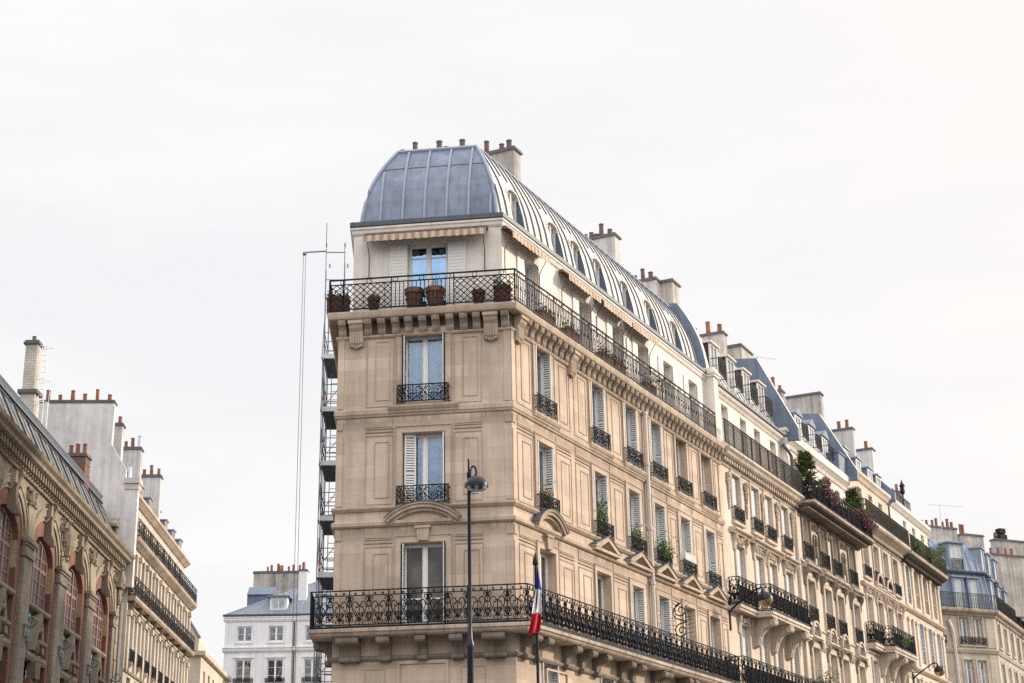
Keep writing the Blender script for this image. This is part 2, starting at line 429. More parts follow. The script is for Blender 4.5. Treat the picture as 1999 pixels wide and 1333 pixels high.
def castguard_mesh(w, h):
    """pale cast scroll panel below a window"""
    def mk():
        mb = MB()
        mb.frame(-w/2, w/2, 0, h, .035, -.03, .03)
        for s in (-1, 1):
            for a, b, r0 in ((.25, .25, .16), (.25, .72, .15), (.42, .5, .1)):
                line2(mb, [(s*w*x, h*z) for x, z in spiral(a, b, r0, .04, 0, s*PI*2.6, 9)], .022)
        line2(mb, [(0, .05), (0, h-.05)], .03)
        return mb.mesh('cast_guard', 'cream_trim')
    return cached(('cast', round(w, 2), round(h, 2)), mk)

# ------------------------------------------------------------------ windows
def frame_mesh(w, h, rv, tr=0, mat='white_paint', bars=0):
    def mk():
        mb = MB(); y0, y1 = rv-.07, rv-.004
        mb.frame(-w/2+.002, w/2-.002, .002, h-.002, .05, y0, y1)
        mb.box(-.04, .04, y0-.01, y1, .052, h-.052)
        for s in (-1, 1):
            a, b = (-w/2+.052, -.04) if s < 0 else (.04, w/2-.052)
            mb.frame(a, b, .052, h-.052, .038, y0+.012, y1-.01)
            if tr: mb.box(a+.045, b-.045, y0+.015, y1-.012, h*tr-.02, h*tr+.02)
            for k in range(bars): z = h*(k+1)/(bars+1); mb.box(a+.045, b-.045, y0+.018, y1-.012, z-.014, z+.014)
        mb.box(-w/2+.05, w/2-.05, y0, y1, .052, .13)
        return mb.mesh('window_frame', mat)
    return cached(('frame', round(w, 2), round(h, 2), rv, tr, mat, bars), mk)
def pane_mesh(w, h, rv, mat):
    def mk():
        mb = MB(); mb.face([(-w/2+.02, rv-.03, .03), (w/2-.02, rv-.03, .03), (w/2-.02, rv-.03, h-.03), (-w/2+.02, rv-.03, h-.03)])
        return mb.mesh('pane', mat)
    return cached(('pane', round(w, 2), round(h, 2), rv, mat), mk)
def curtain_mesh(w, h, rv, mat, parted=False):
    def mk():
        mb = MB(); n = 40
        spans = ((-w/2, w/2),) if not parted else ((-w/2, -w*.26), (w*.26, w/2))
        for a, b in spans:
            row = []
            for i in range(n+1):
                x = a+(b-a)*i/n; y = rv+.05+.03*math.sin(i*1.35)+.012*math.sin(i*.53)
                row.append((mb.P((x, y, .02)), mb.P((x, y, h))))
            for p, q in zip(row, row[1:]): mb.faces((p[0], q[0], q[1], p[1]))
        return mb.mesh('curtain', mat)
    return cached(('curt', round(w, 2), round(h, 2), rv, mat, parted), mk)
def back_mesh(w, h, rv, mat='interior'):
    def mk():
        mb = MB(); y = rv+.9
        mb.face([(-w/2-.4, y, -.2), (w/2+.4, y, -.2), (w/2+.4, y, h+.3), (-w/2-.4, y, h+.3)])
        mb.face([(-w/2-.4, rv+.01, h+.3), (w/2+.4, rv+.01, h+.3), (w/2+.4, y, h+.3), (-w/2-.4, y, h+.3)])
        for s in (-1, 1): mb.face([(s*(w/2+.4), rv+.01, -.2), (s*(w/2+.4), y, -.2), (s*(w/2+.4), y, h+.3), (s*(w/2+.4), rv+.01, h+.3)])
        return mb.mesh('interior', mat)
    return cached(('back', round(w, 2), round(h, 2), rv), mk)
def leaf_mesh(lw, h, mat='shutter_white', pitch=.075):
    """louvred leaf in the x,z plane, x from 0 to lw"""
    def mk():
        mb = MB(); t = .017
        mb.box(0, .05, -t, t, .01, h-.01); mb.box(lw-.05, lw, -t, t, .01, h-.01)
        for z in (.01, h*.42, h-.09): mb.box(.05, lw-.05, -t, t, z, z+.08)
        z = .13
        while z < h-.14:
            if not (h*.42-.06 < z < h*.42+.09):
                mb.face([(.05, -t+.002, z), (lw-.05, -t+.002, z), (lw-.05, t-.006, z+.052), (.05, t-.006, z+.052)])
            z += pitch
        mb.mi = 1; mb.face([(.05, t-.003, .05), (lw-.05, t-.003, .05), (lw-.05, t-.003, h-.05), (.05, t-.003, h-.05)])
        return mb.mesh('shutter', [mat, 'slat_dark'])
    return cached(('leaf', round(lw, 2), round(h, 2), mat, pitch), mk)
def panel_mesh(lw, h, mat):
    def mk():
        mb = MB(); mb.box(0, lw, -.015, .015, .01, h-.01)
        n = int(h/.11)
        for k in range(n): mb.box(.03, lw-.03, -.024, -.015, .04+k*.11, .04+k*.11+.07)
        return mb.mesh('shutter', mat)
    return cached(('panel', round(lw, 2), round(h, 2), mat), mk)
def window(root, M, x, z, w, h, rv=.32, glass='glass', tr=0, leaf=None, guard=None, curtain=None, parted=False, lmat='shutter_white', fmat='white_paint', bars=0, gh=.56, gy=-.14, name='window'):
    """frame is the part; panes, curtain, shutter leaves and guard rail are its sub-parts"""
    W = M @ TR(x, 0, z)
    f = ob(name, frame_mesh(w, h, rv, tr, fmat, bars), root, W)
    ob('pane', pane_mesh(w, h, rv, (glass if glass == 'glass_blue' else 'glass_clear') if curtain else glass), f, Matrix())
    if curtain:
        ob('curtain', curtain_mesh(w, h, rv, curtain, parted), f, Matrix()); ob('interior', back_mesh(w, h, rv), f, Matrix())
    lw = min(rv-.03, w/2-.02)
    def L(mesh, X): ob('shutter', mesh, f, X)
    if leaf in ('far', 'both'):
        L(leaf_mesh(lw, h, lmat), Matrix.Translation((w/2-.035, rv-.075, 0)) @ Matrix.Rotation(-PI/2, 4, 'Z'))
        L(leaf_mesh(lw, h, lmat), Matrix.Translation((-w/2+.022, -.05, 0)) @ Matrix.Rotation(PI/2, 4, 'Z'))
    elif leaf == 'half':
        L(leaf_mesh(w*.42, h, lmat), TR(-w/2+.03, rv-.12, 0))
    elif leaf == 'edges':
        L(leaf_mesh(lw+.06, h, lmat), Matrix.Translation((-w/2+.035, -.06, 0)) @ Matrix.Rotation(PI/2, 4, 'Z'))
        L(leaf_mesh(lw+.06, h, lmat), Matrix.Translation((w/2-.035, -.06, 0)) @ Matrix.Rotation(PI/2, 4, 'Z'))
        for sx in (-1, 1): L(cached(('edge', round(h, 2)), lambda: (lambda q: (q.box(-.012, .012, -.08, .02, 0, h), q.mesh('shutter', 'iron'))[1])(MB())), TR(sx*(w/2+.004), -.02, 0))  # thin dark strip set between each leaf and the reveal
    elif leaf == 'leftopen':
        L(leaf_mesh(.34, h, lmat), TR(-w/2+.04, .1, 0, R(12)))
        L(leaf_mesh(lw+.06, h, lmat), Matrix.Translation((w/2-.035, -.06, 0)) @ Matrix.Rotation(PI/2, 4, 'Z'))
    elif leaf == 'fold':
        L(panel_mesh(lw, h, lmat), Matrix.Translation((w/2-.025, rv-.075, 0)) @ Matrix.Rotation(-PI/2, 4, 'Z'))
        L(panel_mesh(lw, h, lmat), Matrix.Translation((-w/2+.025, .005, 0)) @ Matrix.Rotation(PI/2, 4, 'Z'))
    elif leaf == 'closed':
        L(leaf_mesh(w/2-.02, h, lmat), TR(-w/2+.01, .16, 0)); L(leaf_mesh(w/2-.02, h, lmat), TR(.01, .16, 0))
    elif leaf == 'blind':
        L(panel_mesh(w-.03, h, lmat), TR(-w/2+.015, .14, 0))
    elif leaf == 'slatfar':
        L(leaf_mesh(lw, h, lmat, .055), Matrix.Translation((w/2-.03, rv-.075, 0)) @ Matrix.Rotation(-PI/2, 4, 'Z'))
        L(leaf_mesh(w*.5, h, lmat, .055), TR(-w/2+.02, .2, 0))
    if guard == 'iron': ob('window_guard', guard_mesh(w+.3, gh), f, Matrix.Translation((0, gy, -.05)))
    elif guard == 'cast': ob('window_guard', castguard_mesh(w, gh), f, Matrix.Translation((0, .05, 0)))
    return f

# ------------------------------------------------------------------ chimneys
POTM = {}
def pot_mesh(h, r, mat):
    def mk():
        mb = MB(); mb.lathe([(r*1.12, 0), (r*1.12, h*.08), (r*.98, h*.1), (r*.88, h*.9), (r*1.02, h*.92), (r*1.02, h), (r*.75, h), (r*.7, h*.7), (0, h*.7)], 10)
        return mb.mesh('chimney_pot', mat, True)
    return cached(('pot', round(h, 2), round(r, 2), mat), mk)
def chimney(root, M, x0, x1, y0, y1, z0, z1, mat, pots, cap=.14, over=.07, potmat='pot_red', name='chimney_stack', band=False):
    mb = MB(); mb.box(x0, x1, y0, y1, z0, z1)
    st = mb.build(name, mat, root, M)
    cb = MB(); cb.box(x0-over, x1+over, y0-over, y1+over, z1+.002, z1+cap*.55); cb.box(x0-over*.4, x1+over*.4, y0-over*.4, y1+over*.4, z1+cap*.55, z1+cap)
    cb.build('cap', 'cap', st, Matrix())
    for p in pots:
        t, h = p[0], p[1]; pm = p[2] if len(p) > 2 else potmat
        if x1-x0 > y1-y0: px, py = x0+(x1-x0)*t, (y0+y1)/2
        else: px, py = (x0+x1)/2, y0+(y1-y0)*t
        q = random.uniform(.88, 1.12); ob('chimney_pot', pot_mesh(h, .11 if h > .2 else .14, pm), st, Matrix.Translation((px, py, z1+cap-.01)) @ Matrix.Rotation(random.uniform(-.03, .03), 4, 'X') @ Matrix.Diagonal((q, q, random.uniform(.9, 1.08), 1)))
    return st

# ------------------------------------------------------------------ site: street corner at C, streets leave at two angles
C0 = Vector((-.0454, 44.0)); TH = R(63.579)
A = thing('apartment_building', 'pale stone corner building with curved zinc roof and iron balconies, nearest the street lamp', 'building', (C0.x, C0.y, 0), TH)
PHI = R(108.99)
LC = Vector((5.26*math.cos(PHI), 5.26*math.sin(PHI)))
LD = Vector((math.cos(R(29.72)), math.sin(R(29.72))))
LF = LC+LD*17
AE = 18.52
PATH = [tuple(LF), tuple(LC), (0, 0), (AE, 0)]
FM = TR(LC.x, LC.y, 0, PHI-PI)
I4 = Matrix()
def fx(i, k):
    """x on the front face of the mitred corner i (1 left, 2 right) at offset k"""
    return (FM.inverted() @ Vector((*offs(PATH, i, k), 0))).x
COLS = [2.2, 6.37, 9.22, 11.58, 14.13, 16.83]
WW = 1.09
FC_ = 2.63; FW = 1.26
mb = MB()
ops = [(c-WW/2, c+WW/2, a, b) for c in COLS for a, b in ((5.3, 7.72), (8.6, 10.95), (12.12, 14.24), (15.2, 17.32))]
mb.wall(0, AE, 0, 18.0, ops)
mb.T = FM; mb.wall(0, 5.26, 0, 18.0, [(FC_-FW/2, FC_+FW/2, a, b) for a, b in ((8.6, 10.95), (12.12, 14.24), (15.2, 17.32))])
mb.T = I4
mb.face([(*LF, 0), (*LC, 0), (*LC, 18.0), (*LF, 18.0)])
mb.face([(AE, 0, 0), (AE, 16.0, 0), (AE, 16.0, 18.0), (AE, 0, 18.0)])
mb.build('wall', 'ashlar', A)
# attic storey, set back behind the balcony
KA = -.4
AP = [offs(PATH, i, KA) for i in range(4)]
mb = MB()
x0 = AP[2][0]
ATC = [c+.12 for c in COLS]
mb.wall(x0, AE, 18.0, 20.86, [(c-.5, c+.5, 18.1, 20.42) for c in ATC], .3, .4)
mb.T = FM; mb.wall(fx(1, KA), fx(2, KA), 18.0, 20.86, [(2.05, 3.30, 18.1, 20.45)], .25, .4); mb.T = I4
mb.face([(*AP[0], 18.0), (*AP[1], 18.0), (*AP[1], 20.86), (*AP[0], 20.86)])
mb.build('attic_wall', 'render_white', A)
# string courses, bands, cornice, slabs
mb = MB()
mb.sweep(PATH, [(-.03, 14.78), (.045, 14.79), (.06, 14.84), (.085, 14.87), (.085, 15.0), (.06, 15.03), (-.03, 15.05)])
mb.build('string_course', 'trim', A)
mb = MB()
mb.sweep(PATH, [(-.03, 11.45), (.06, 11.46), (.10, 11.50), (.10, 11.60), (.05, 11.64), (-.03, 11.66)])
mb.sweep(PATH, [(-.03, 11.90), (.05, 11.93), (.11, 12.0), (.11, 12.06), (-.03, 12.09)])
mb.build('floor_band', 'trim', A)
mb = MB()
mb.sweep(PATH, [(-.03, 7.62), (.05, 7.63), (.09, 7.69), (.09, 7.74), (-.03, 7.78)])
mb.build('lower_string_course', 'under_shade_stone', A)
mb = MB()
mb.sweep(PATH, [(-.03, 17.26), (.04, 17.27), (.075, 17.31), (.075, 17.35), (-.03, 17.37)])
mb.sweep(PATH, [(-.03, 17.82), (.27, 17.83), (.31, 17.86), (.33, 17.92), (.345, 18.0), (.345, 18.05), (.3, 18.075), (-.75, 18.075), (-.75, 18.0), (-.03, 18.0)])
mb.build('cornice', 'trim', A)
mb = MB(); mb.sweep(PATH, [(-.03, 17.372), (.012, 17.372), (.012, 17.818), (-.03, 17.818)]); mb.build('frieze_shade_strip', 'deep_shade_stone', A)  # dark strip stands in for shade between the modillions
def modprof(d, h):
    """S-scroll bracket, profile in (y,z), y negative outward, top at z=0"""
    return [(.03, 0), (-d, 0), (-d*1.0, -h*.14), (-d*.92, -h*.30), (-d*.66, -h*.42), (-d*.46, -h*.6), (-d*.44, -h*.82), (-d*.30, -h), (.03, -h)]
md = MB(); md.extr(modprof(.28, .46), -.115, .115); md.extr(modprof(.295, .475), -.045, .045); mdm = md.mesh('modillion', 'mod_shade_stone')
k = 0
for x in [.15, .94, 1.36, 1.79, 2.19, 2.62, 3.02, 3.45, 3.87, 4.26, 5.12]:
    ob('modillion', mdm, A, FM @ Matrix.Translation((x, 0, 17.818)))
x = .86
while x < AE-.2:
    if not 4.0 < x < 4.5: ob('modillion', mdm, A, Matrix.Translation((x, 0, 17.818)))
    x += .425
mb = MB(); mb.extr([(.03, 0), (-.26, 0), (-.27, -.1), (-.22, -.24), (-.14, -.34), (-.12, -.72), (-.06, -.80), (.03, -.80)], -.21, .21)
for i in range(5): mb.extr([(-.1, -.36), (-.155, -.36), (-.15, -.70), (-.1, -.70)], -.18+i*.078, -.135+i*.078)
mb.extr([(-.2, -.02), (-.3, -.02), (-.3, -.12), (-.2, -.12)], -.23, .23)
for i in range(5): mb.ball((-.14+i*.07, -.09, -.78-.03*(2-abs(i-2))), .045, 6)
bc = mb.mesh('cornice_console', 'trim')
for x in (.58, 4.69): ob('cornice_console', bc, A, FM @ Matrix.Translation((x, 0, 17.816)))
for x in (.45, 4.27): ob('cornice_console', bc, A, Matrix.Translation((x, 0, 17.816)))
# lower balcony slab and its brackets
KB = .65
LBP = [tuple(LC+LD*1.6), tuple(LC), (0, 0), (17.75, 0)]
mb = MB(); mb.sweep(LBP, [(-.03, 8.25), (KB-.12, 8.26), (KB-.07, 8.30), (KB-.05, 8.35), (KB, 8.38), (KB, 8.46), (KB-.03, 8.485), (-.03, 8.485)])
mb.build('balcony_slab', 'slab_stone', A)
def bracket(w, d=.5, h=.66):
    def mk():
        m = MB(); p = [(.03, 0), (-d, 0), (-d*1.02, -h*.10), (-d*.98, -h*.24), (-d*.80, -h*.32), (-d*.52, -h*.38), (-d*.34, -h*.52), (-d*.30, -h*.78), (-d*.36, -h*.9), (-d*.26, -h), (.03, -h)]
        m.extr(p, -w/2, w/2)
        for s in (-1, 1): m.extr([(a*1.03, b) for a, b in p], s*w*.36-w*.07, s*w*.36+w*.07)
        T = m.T
        m.T = Matrix.Translation((0, -d*.93, -h*.16)) @ Matrix.Rotation(PI/2, 4, 'Y'); m.lathe([(.1, -w/2-.02), (.1, w/2+.02)], 10)
        m.T = Matrix.Translation((0, -d*.33, -h*.9)) @ Matrix.Rotation(PI/2, 4, 'Y'); m.lathe([(.07, -w/2-.015), (.07, w/2+.015)], 10)
        m.T = T
        return m.mesh('bracket', 'under_shade_stone')
    return cached(('brk', w, d, h), mk)
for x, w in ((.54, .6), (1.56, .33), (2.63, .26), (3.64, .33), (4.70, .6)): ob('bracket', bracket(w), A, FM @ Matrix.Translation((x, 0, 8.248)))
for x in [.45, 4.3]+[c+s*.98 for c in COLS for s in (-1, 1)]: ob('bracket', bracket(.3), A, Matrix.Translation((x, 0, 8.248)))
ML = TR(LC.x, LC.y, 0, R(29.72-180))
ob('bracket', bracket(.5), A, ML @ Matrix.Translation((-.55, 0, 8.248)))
# wall articulation: pilaster strips, panels, surrounds
mb = MB()
def surround(x, w, z0, z1, lint=.2):
    a, b = x-w/2, x+w/2
    mb.box(a-.19, a-.02, -.035, .02, z0-.02, z1+lint); mb.box(b+.02, b+.19, -.035, .02, z0-.02, z1+lint)
    mb.box(a-.02, b+.02, -.035, .02, z1+.02, z1+lint)
    mb.mi = 1; mb.box(a-.215, a-.19, -.055, .02, z0-.02, z1+lint+.02); mb.box(b+.19, b+.215, -.055, .02, z0-.02, z1+lint+.02)
    mb.box(a-.19, b+.19, -.055, .02, z1+lint, z1+lint+.02); mb.mi = 0
def panel(a, b, z0, z1):
    mb.mi = 1; mb.frame(a, b, z0, z1, .025, -.018, .02); mb.mi = 0
FL = [(15.07, 17.42, 15.2, 17.32), (12.1, 14.77, 12.12, 14.24), (8.5, 11.44, 8.6, 10.95)]
def pier(a, b, fl):
    z0, z1 = FL[fl][0], FL[fl][1]
    top = z1-.06 if fl == 0 else z1-.55
    mb.mi = 1; mb.frame(a, b, z0+.03, top, .025, -.02, .02); mb.mi = 0
    if b-a > .5: panel(a+(b-a)*.32, b-(b-a)*.14, z0+.22, top-.2)
    if fl:
        mb.mi = 1; mb.box(a, b, -.03, .02, z1-.36, z1-.335); mb.box(a, b, -.035, .02, z1-.46, z1-.43); mb.mi = 0; mb.box(a+.02, b-.02, -.02, .02, z1-.3, z1-.03)
for fl in range(3):
    z0, z1, o0, o1 = FL[fl]
    mb.T = FM
    surround(FC_, FW, o0, o1)
    pier(.88, 1.72, fl); pier(3.54, 4.38, fl)
    mb.box(.004, .2, -.03, .02, z0+.02, z1-(.08 if fl == 0 else .52)); mb.box(5.05, 5.256, -.03, .02, z0+.02, z1-(.08 if fl == 0 else .52))
    if fl: mb.box(5.05, 5.256, -.03, .02, z1-.34, z1-.06); mb.box(.004, .2, -.03, .02, z1-.34, z1-.06)
    mb.T = I4
    mb.box(.004, .19, -.03, .02, z0+.02, z1-(.08 if fl == 0 else .52))
    if fl: mb.box(.004, .19, -.03, .02, z1-.34, z1-.06)
    for i, c in enumerate(COLS):
        surround(c, WW, o0, o1)
        if fl: mb.box(c-.74, c+.74, -.04, .02, z1-.3, z1-.27)
    ed = [0]+COLS+[AE]
    for i in range(len(COLS)+1):
        a = ed[i]+(.80 if i else .32); b = ed[i+1]-(.80 if i < len(COLS) else .2)
        if i == 3: continue
        if b-a > 2:
            m_ = (a+b)/2; pier(a, m_-.16, fl); pier(m_+.16, b, fl)
        elif b-a > .3: pier(a, b, fl)
mb.T = I4; mb.frame(1.9, 3.36, 5.2, 7.5, .06, -.05, .02); mb.T = FM; mb.frame(1.88, 3.36, 5.2, 7.6, .09, -.05, .02); panel(.95, 1.55, 5.2, 7.4); panel(3.7, 4.4, 5.2, 7.4); mb.T = I4
mb.build('wall_panels', ['ashlar', 'line_shade_stone'], A)
# sills and window heads
def sillmesh(w):
    m = MB(); m.extr([(.02, 0), (-.10, .0), (-.10, .05), (-.13, .07), (-.17, .15), (-.17, .21), (.02, .23)], -w/2, w/2); return m.mesh('sill', 'trim')
sm = sillmesh(2.12)
ob('sill', sm, A, FM @ Matrix.Translation((FC_, 0, 14.88)))
for c in COLS: ob('sill', sillmesh(1.85) if c == COLS[0] else cached('sl', lambda: sillmesh(1.85)), A, Matrix.Translation((c, 0, 14.88)))
def tri_ped(hw, h):
    m = MB(); y = -.24
    m.extry([(-hw, 0), (hw, 0), (hw, .09), (-hw, .09)], y+.02, .02)
    for s in (-1, 1):
        p = [(s*(hw+.03), .093), (s*(hw+.03), .15), (0, h+.05), (0, h-.10), (s*(hw-.25), .093)]
        m.extry(p if s > 0 else p[::-1], y, .02)
        p2 = [(s*(hw-.26), .094), (0, h-.105), (0, h-.16), (s*(hw-.42), .094)]
        m.extry(p2 if s > 0 else p2[::-1], y*.55, .02)
        m.mi = 1; q_ = [(s*(hw+.05), .152), (s*(hw+.05), .172), (0, h+.075), (0, h+.053)]; m.extry(q_ if s > 0 else q_[::-1], y-.03, .02); m.mi = 0
    return m.mesh('pediment', ['trim', 'gutter'])
def seg_ped(hw, h, ):
    m = MB(); y = -.22; n = 14
    r = (hw*hw+h*h)/(2*h); a = math.asin(min(1, hw/r))
    def cur(dr, n=14): return [((r+dr)*math.sin(-a+2*a*i/n), (r+dr)*math.cos(-a+2*a*i/n)-(r-h)) for i in range(n+1)]
    m.extry([(-hw, -.09), (hw, -.09), (hw, 0), (-hw, 0)], y*.6, .02)
    for d0, d1, yy in ((-.10, 0, y), (.0, .05, y-.05), (-.19, -.10, y*.6), (.052, .075, y-.07)):
        m.mi = 1 if d0 > .05 else 0
        c0, c1 = cur(d0), cur(d1)
        for i in range(n): m.extry([c0[i], c0[i+1], c1[i+1], c1[i]], yy, .02)
    return m.mesh('pediment', ['trim', 'gutter'])
tp = tri_ped(.98, .5)
for c in COLS[1:]: ob('pediment', tp, A, Matrix.Translation((c, 0, 11.58)))
sp = seg_ped(1.08, .44)
ob('pediment', sp, A, FM @ Matrix.Translation((FC_, 0, 11.62))); ob('pediment', seg_ped(1.0, .5), A, Matrix.Translation((COLS[0], 0, 11.62)))
mb = MB(); mb.extry([(-.15, 0), (.15, 0), (.2, .44), (-.2, .44)], -.12, .02); mb.extry([(-.23, .36), (.23, .36), (.23, .43), (-.23, .43)], -.15, .02); ks = mb.mesh('keystone', 'trim')
ob('keystone', ks, A, FM @ Matrix.Translation((FC_, 0, 11.0))); ob('keystone', ks, A, Matrix.Translation((COLS[0], 0, 11.0)))
# windows
window(A, FM, FC_, 15.2, FW, 2.12, leaf='edges', guard='iron', curtain='curtain')
window(A, FM, FC_, 12.12, FW, 2.12, leaf='leftopen', guard='iron', curtain='curtain')
window(A, FM, FC_, 8.6, FW, 2.35, leaf='edges', glass='glass_brown', tr=.33)
window(A, FM, 2.675, 18.1, 1.25, 2.35, rv=.65, curtain='white_paint', parted=True, tr=.82, glass='glass_blue')
for i, c in enumerate(COLS):
    window(A, I4, c, 15.2, WW, 2.12, leaf='far' if i < 4 else 'half', guard='iron', lmat='shutter_grey')
    window(A, I4, c, 12.12, WW, 2.12, leaf='far', guard='iron', lmat='shutter_grey')
    window(A, I4, c, 8.6, WW, 2.35, leaf='half' if i in (0, 1, 4, 5) else 'far', lmat='shutter_grey')
    window(A, I4, c, 5.3, WW, 2.42, leaf='far', lmat='shutter_grey')
    window(A, I4, ATC[i], 18.1, 1.0, 2.32, rv=.7, glass='glass_sky')
# open shutters lying on the attic wall
for M, c, o in [(FM, 2.675, .62)]+[(I4, c, .5) for c in ATC]:
    for s in (-1, 1):
        lw = .56 if M is FM else .48
        xx = c+o+.02 if s > 0 else c-o-.02-lw
        ob('shutter', panel_mesh(lw, 2.3, 'shutter_white'), A, M @ Matrix.Translation((xx, .375, 18.12)))
# eaves moulding and gutter
mb = MB(); mb.sweep(PATH, [(-.42, 20.84), (-.37, 20.85), (-.34, 20.9), (-.33, 20.98), (-.29, 21.02), (-.29, 21.08), (-.9, 21.08), (-.9, 20.86)])
mb.build('eaves_moulding', 'render_white', A)
mb = MB(); mb.sweep(PATH, [(-.66, 21.09), (-.31, 21.09), (-.27, 21.12), (-.27, 21.26), (-.31, 21.26), (-.31, 21.15), (-.66, 21.15)])
for x in [i*.62+.3 for i in range(8)]:
    mb.T = FM; mb.box(x, x+.03, .255, .265, 21.1, 21.27)
mb.T = I4
mb.build('gutter', 'gutter', A)
# curved zinc roof
PR = [(-.60, 21.16), (-.66, 21.62), (-.75, 22.12), (-.86, 22.56), (-.99, 22.92), (-1.16, 23.30), (-1.36, 23.68), (-1.55, 24.0), (-1.72, 24.26)]
def prk(z):
    for (k0, z0), (k1, z1) in zip(PR, PR[1:]):
        if z0 <= z <= z1: return k0+(k1-k0)*(z-z0)/(z1-z0)
    return PR[-1][0]
DORM = [2.12, 5.12, 6.95, 8.85, 11.35, 13.7, 16.45]; DW = .86
us = sorted({AE, *[c-DW/2 for c in DORM], *[c+DW/2 for c in DORM]})
mb = MB()
for j in range(len(PR)-1):
    rows = []
    for jj in (j, j+1):
        k_, z_ = PR[jj]; rows.append([(offs(PATH, 2, k_)[0], -k_, z_)]+[(u, -k_, z_) for u in us])
    for i in range(len(us)):
        if i and (i % 2 == 1) and 1 <= j <= 3 and i < len(us): continue
        mb.face([rows[0][i], rows[0][i+1], rows[1][i+1], rows[1][i]])
for c in DORM:   # the recessed dormer openings: cheeks, ledge and soffit
    a, b, yw = c-DW/2, c+DW/2, 1.05
    for x in (a, b):
        pts = [(x, -k_, z_) for k_, z_ in PR[1:5]]+[(x, yw, PR[4][1]), (x, yw, PR[1][1])]
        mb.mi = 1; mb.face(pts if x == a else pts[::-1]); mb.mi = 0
    mb.face([(a, -PR[1][0], PR[1][1]), (b, -PR[1][0], PR[1][1]), (b, yw, PR[1][1]), (a, yw, PR[1][1])])
    mb.face([(a, -PR[4][0], PR[4][1]), (a, yw, PR[4][1]), (b, yw, PR[4][1]), (b, -PR[4][0], PR[4][1])])
roofp = [offs(PATH, i, -1.72) for i in range(4)]
mb.face([(roofp[0][0], roofp[0][1], 24.26), (roofp[1][0], roofp[1][1], 24.26), (roofp[2][0], roofp[2][1], 24.26), (AE, 1.72, 24.26), (AE, 15, 24.3)])
for i in range(2):
    for (k0, z0), (k1, z1) in zip(PR, PR[1:]):
        p, q = offs(PATH, i, k0), offs(PATH, i+1, k0); r_, s_ = offs(PATH, i+1, k1), offs(PATH, i, k1)
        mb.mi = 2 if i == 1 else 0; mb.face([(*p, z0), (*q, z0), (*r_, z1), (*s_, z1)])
mb.mi = 3
def seam(x, pts, w=.045, h=.045):
    for (k0, z0), (k1, z1) in zip(pts, pts[1:]):
        dx, dz = -(k1-k0), z1-z0; L = math.hypot(dx, dz); ny, nz = -dz/L*h, dx/L*h
        q = [(-k0, z0), (-k1, z1), (-k1+ny, z1+nz), (-k0+ny, z0+nz)]
        mb.extr([q[0], q[3], q[2], q[1]], x-w/2, x+w/2)
mb.mi = 4; x = .75  # street-side seams in dark zinc; their shaded near sides are painted in
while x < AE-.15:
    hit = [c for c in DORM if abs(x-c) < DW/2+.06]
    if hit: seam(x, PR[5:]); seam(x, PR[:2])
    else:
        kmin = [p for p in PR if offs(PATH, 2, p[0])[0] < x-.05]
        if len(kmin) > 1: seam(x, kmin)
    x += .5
mb.mi = 3; mb.T = FM
for x in (.42, 1.12, 1.82, 2.52, 3.22, 3.92, 4.62):
    pts = []
    for k_, z_ in PR:
        if fx(1, k_)+.03 < x < fx(2, k_)-.03: pts.append((k_, z_))
    if len(pts) > 1: seam(x, pts, .07, .045)
zj = 23.45; kj = prk(zj); mb.box(fx(1, kj)+.05, fx(2, kj)-.05, -kj-.022, -kj+.03, zj, zj+.025)
mb.T = I4
for i in (1, 2): mb.tube([(*offs(PATH, i, k_+.01), z_) for k_, z_ in PR], .06, 6)
rp = [Vector((*p, 24.27)) for p in roofp]
mb.tube([rp[0], rp[1]], .07, 6); mb.tube([rp[1], rp[2]], .075, 6); mb.tube([rp[2], rp[3]], .06, 6)
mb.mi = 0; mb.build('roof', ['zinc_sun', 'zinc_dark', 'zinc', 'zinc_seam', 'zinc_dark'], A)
# dormer windows with arched hoods
mb = MB(); n = 10; hw = DW/2
top = arc(0, 1.08, hw+.02, 0, PI, n, .22); inn = arc(0, 1.08, hw-.05, 0, PI, n, .15)
for i in range(n): mb.extry([top[i+1], inn[i+1], inn[i], top[i]][::-1], -.13, .35)
for s in (-1, 1):
    a, b = sorted((s*(hw+.05), s*(hw-.04))); mb.box(a, b, -.14, .3, 1.03, 1.085)
hood = mb.mesh('dormer_hood', 'zinc_sun')
mb = MB(); mb.frame(-hw+.004, hw-.004, 0, 1.30, .07, -.03, .03); mb.box(-.04, .04, -.04, .03, .07, 1.23); mb.box(-hw+.01, hw-.01, -.01, .03, 1.12, 1.3)
dfm = mb.mesh('dormer_window', 'zinc_sun')
mb = MB(); mb.face([(-hw+.05, .012, .05), (hw-.05, .012, .05), (hw-.05, .012, 1.2), (-hw+.05, .012, 1.2)]); dpm = mb.mesh('pane', 'glass_sky')
for c in DORM:
    d = ob('dormer_window', dfm, A, Matrix.Translation((c, 1.0, PR[1][1]+.005)))
    ob('pane', dpm, d, Matrix()); ob('dormer_hood', hood, d, Matrix())
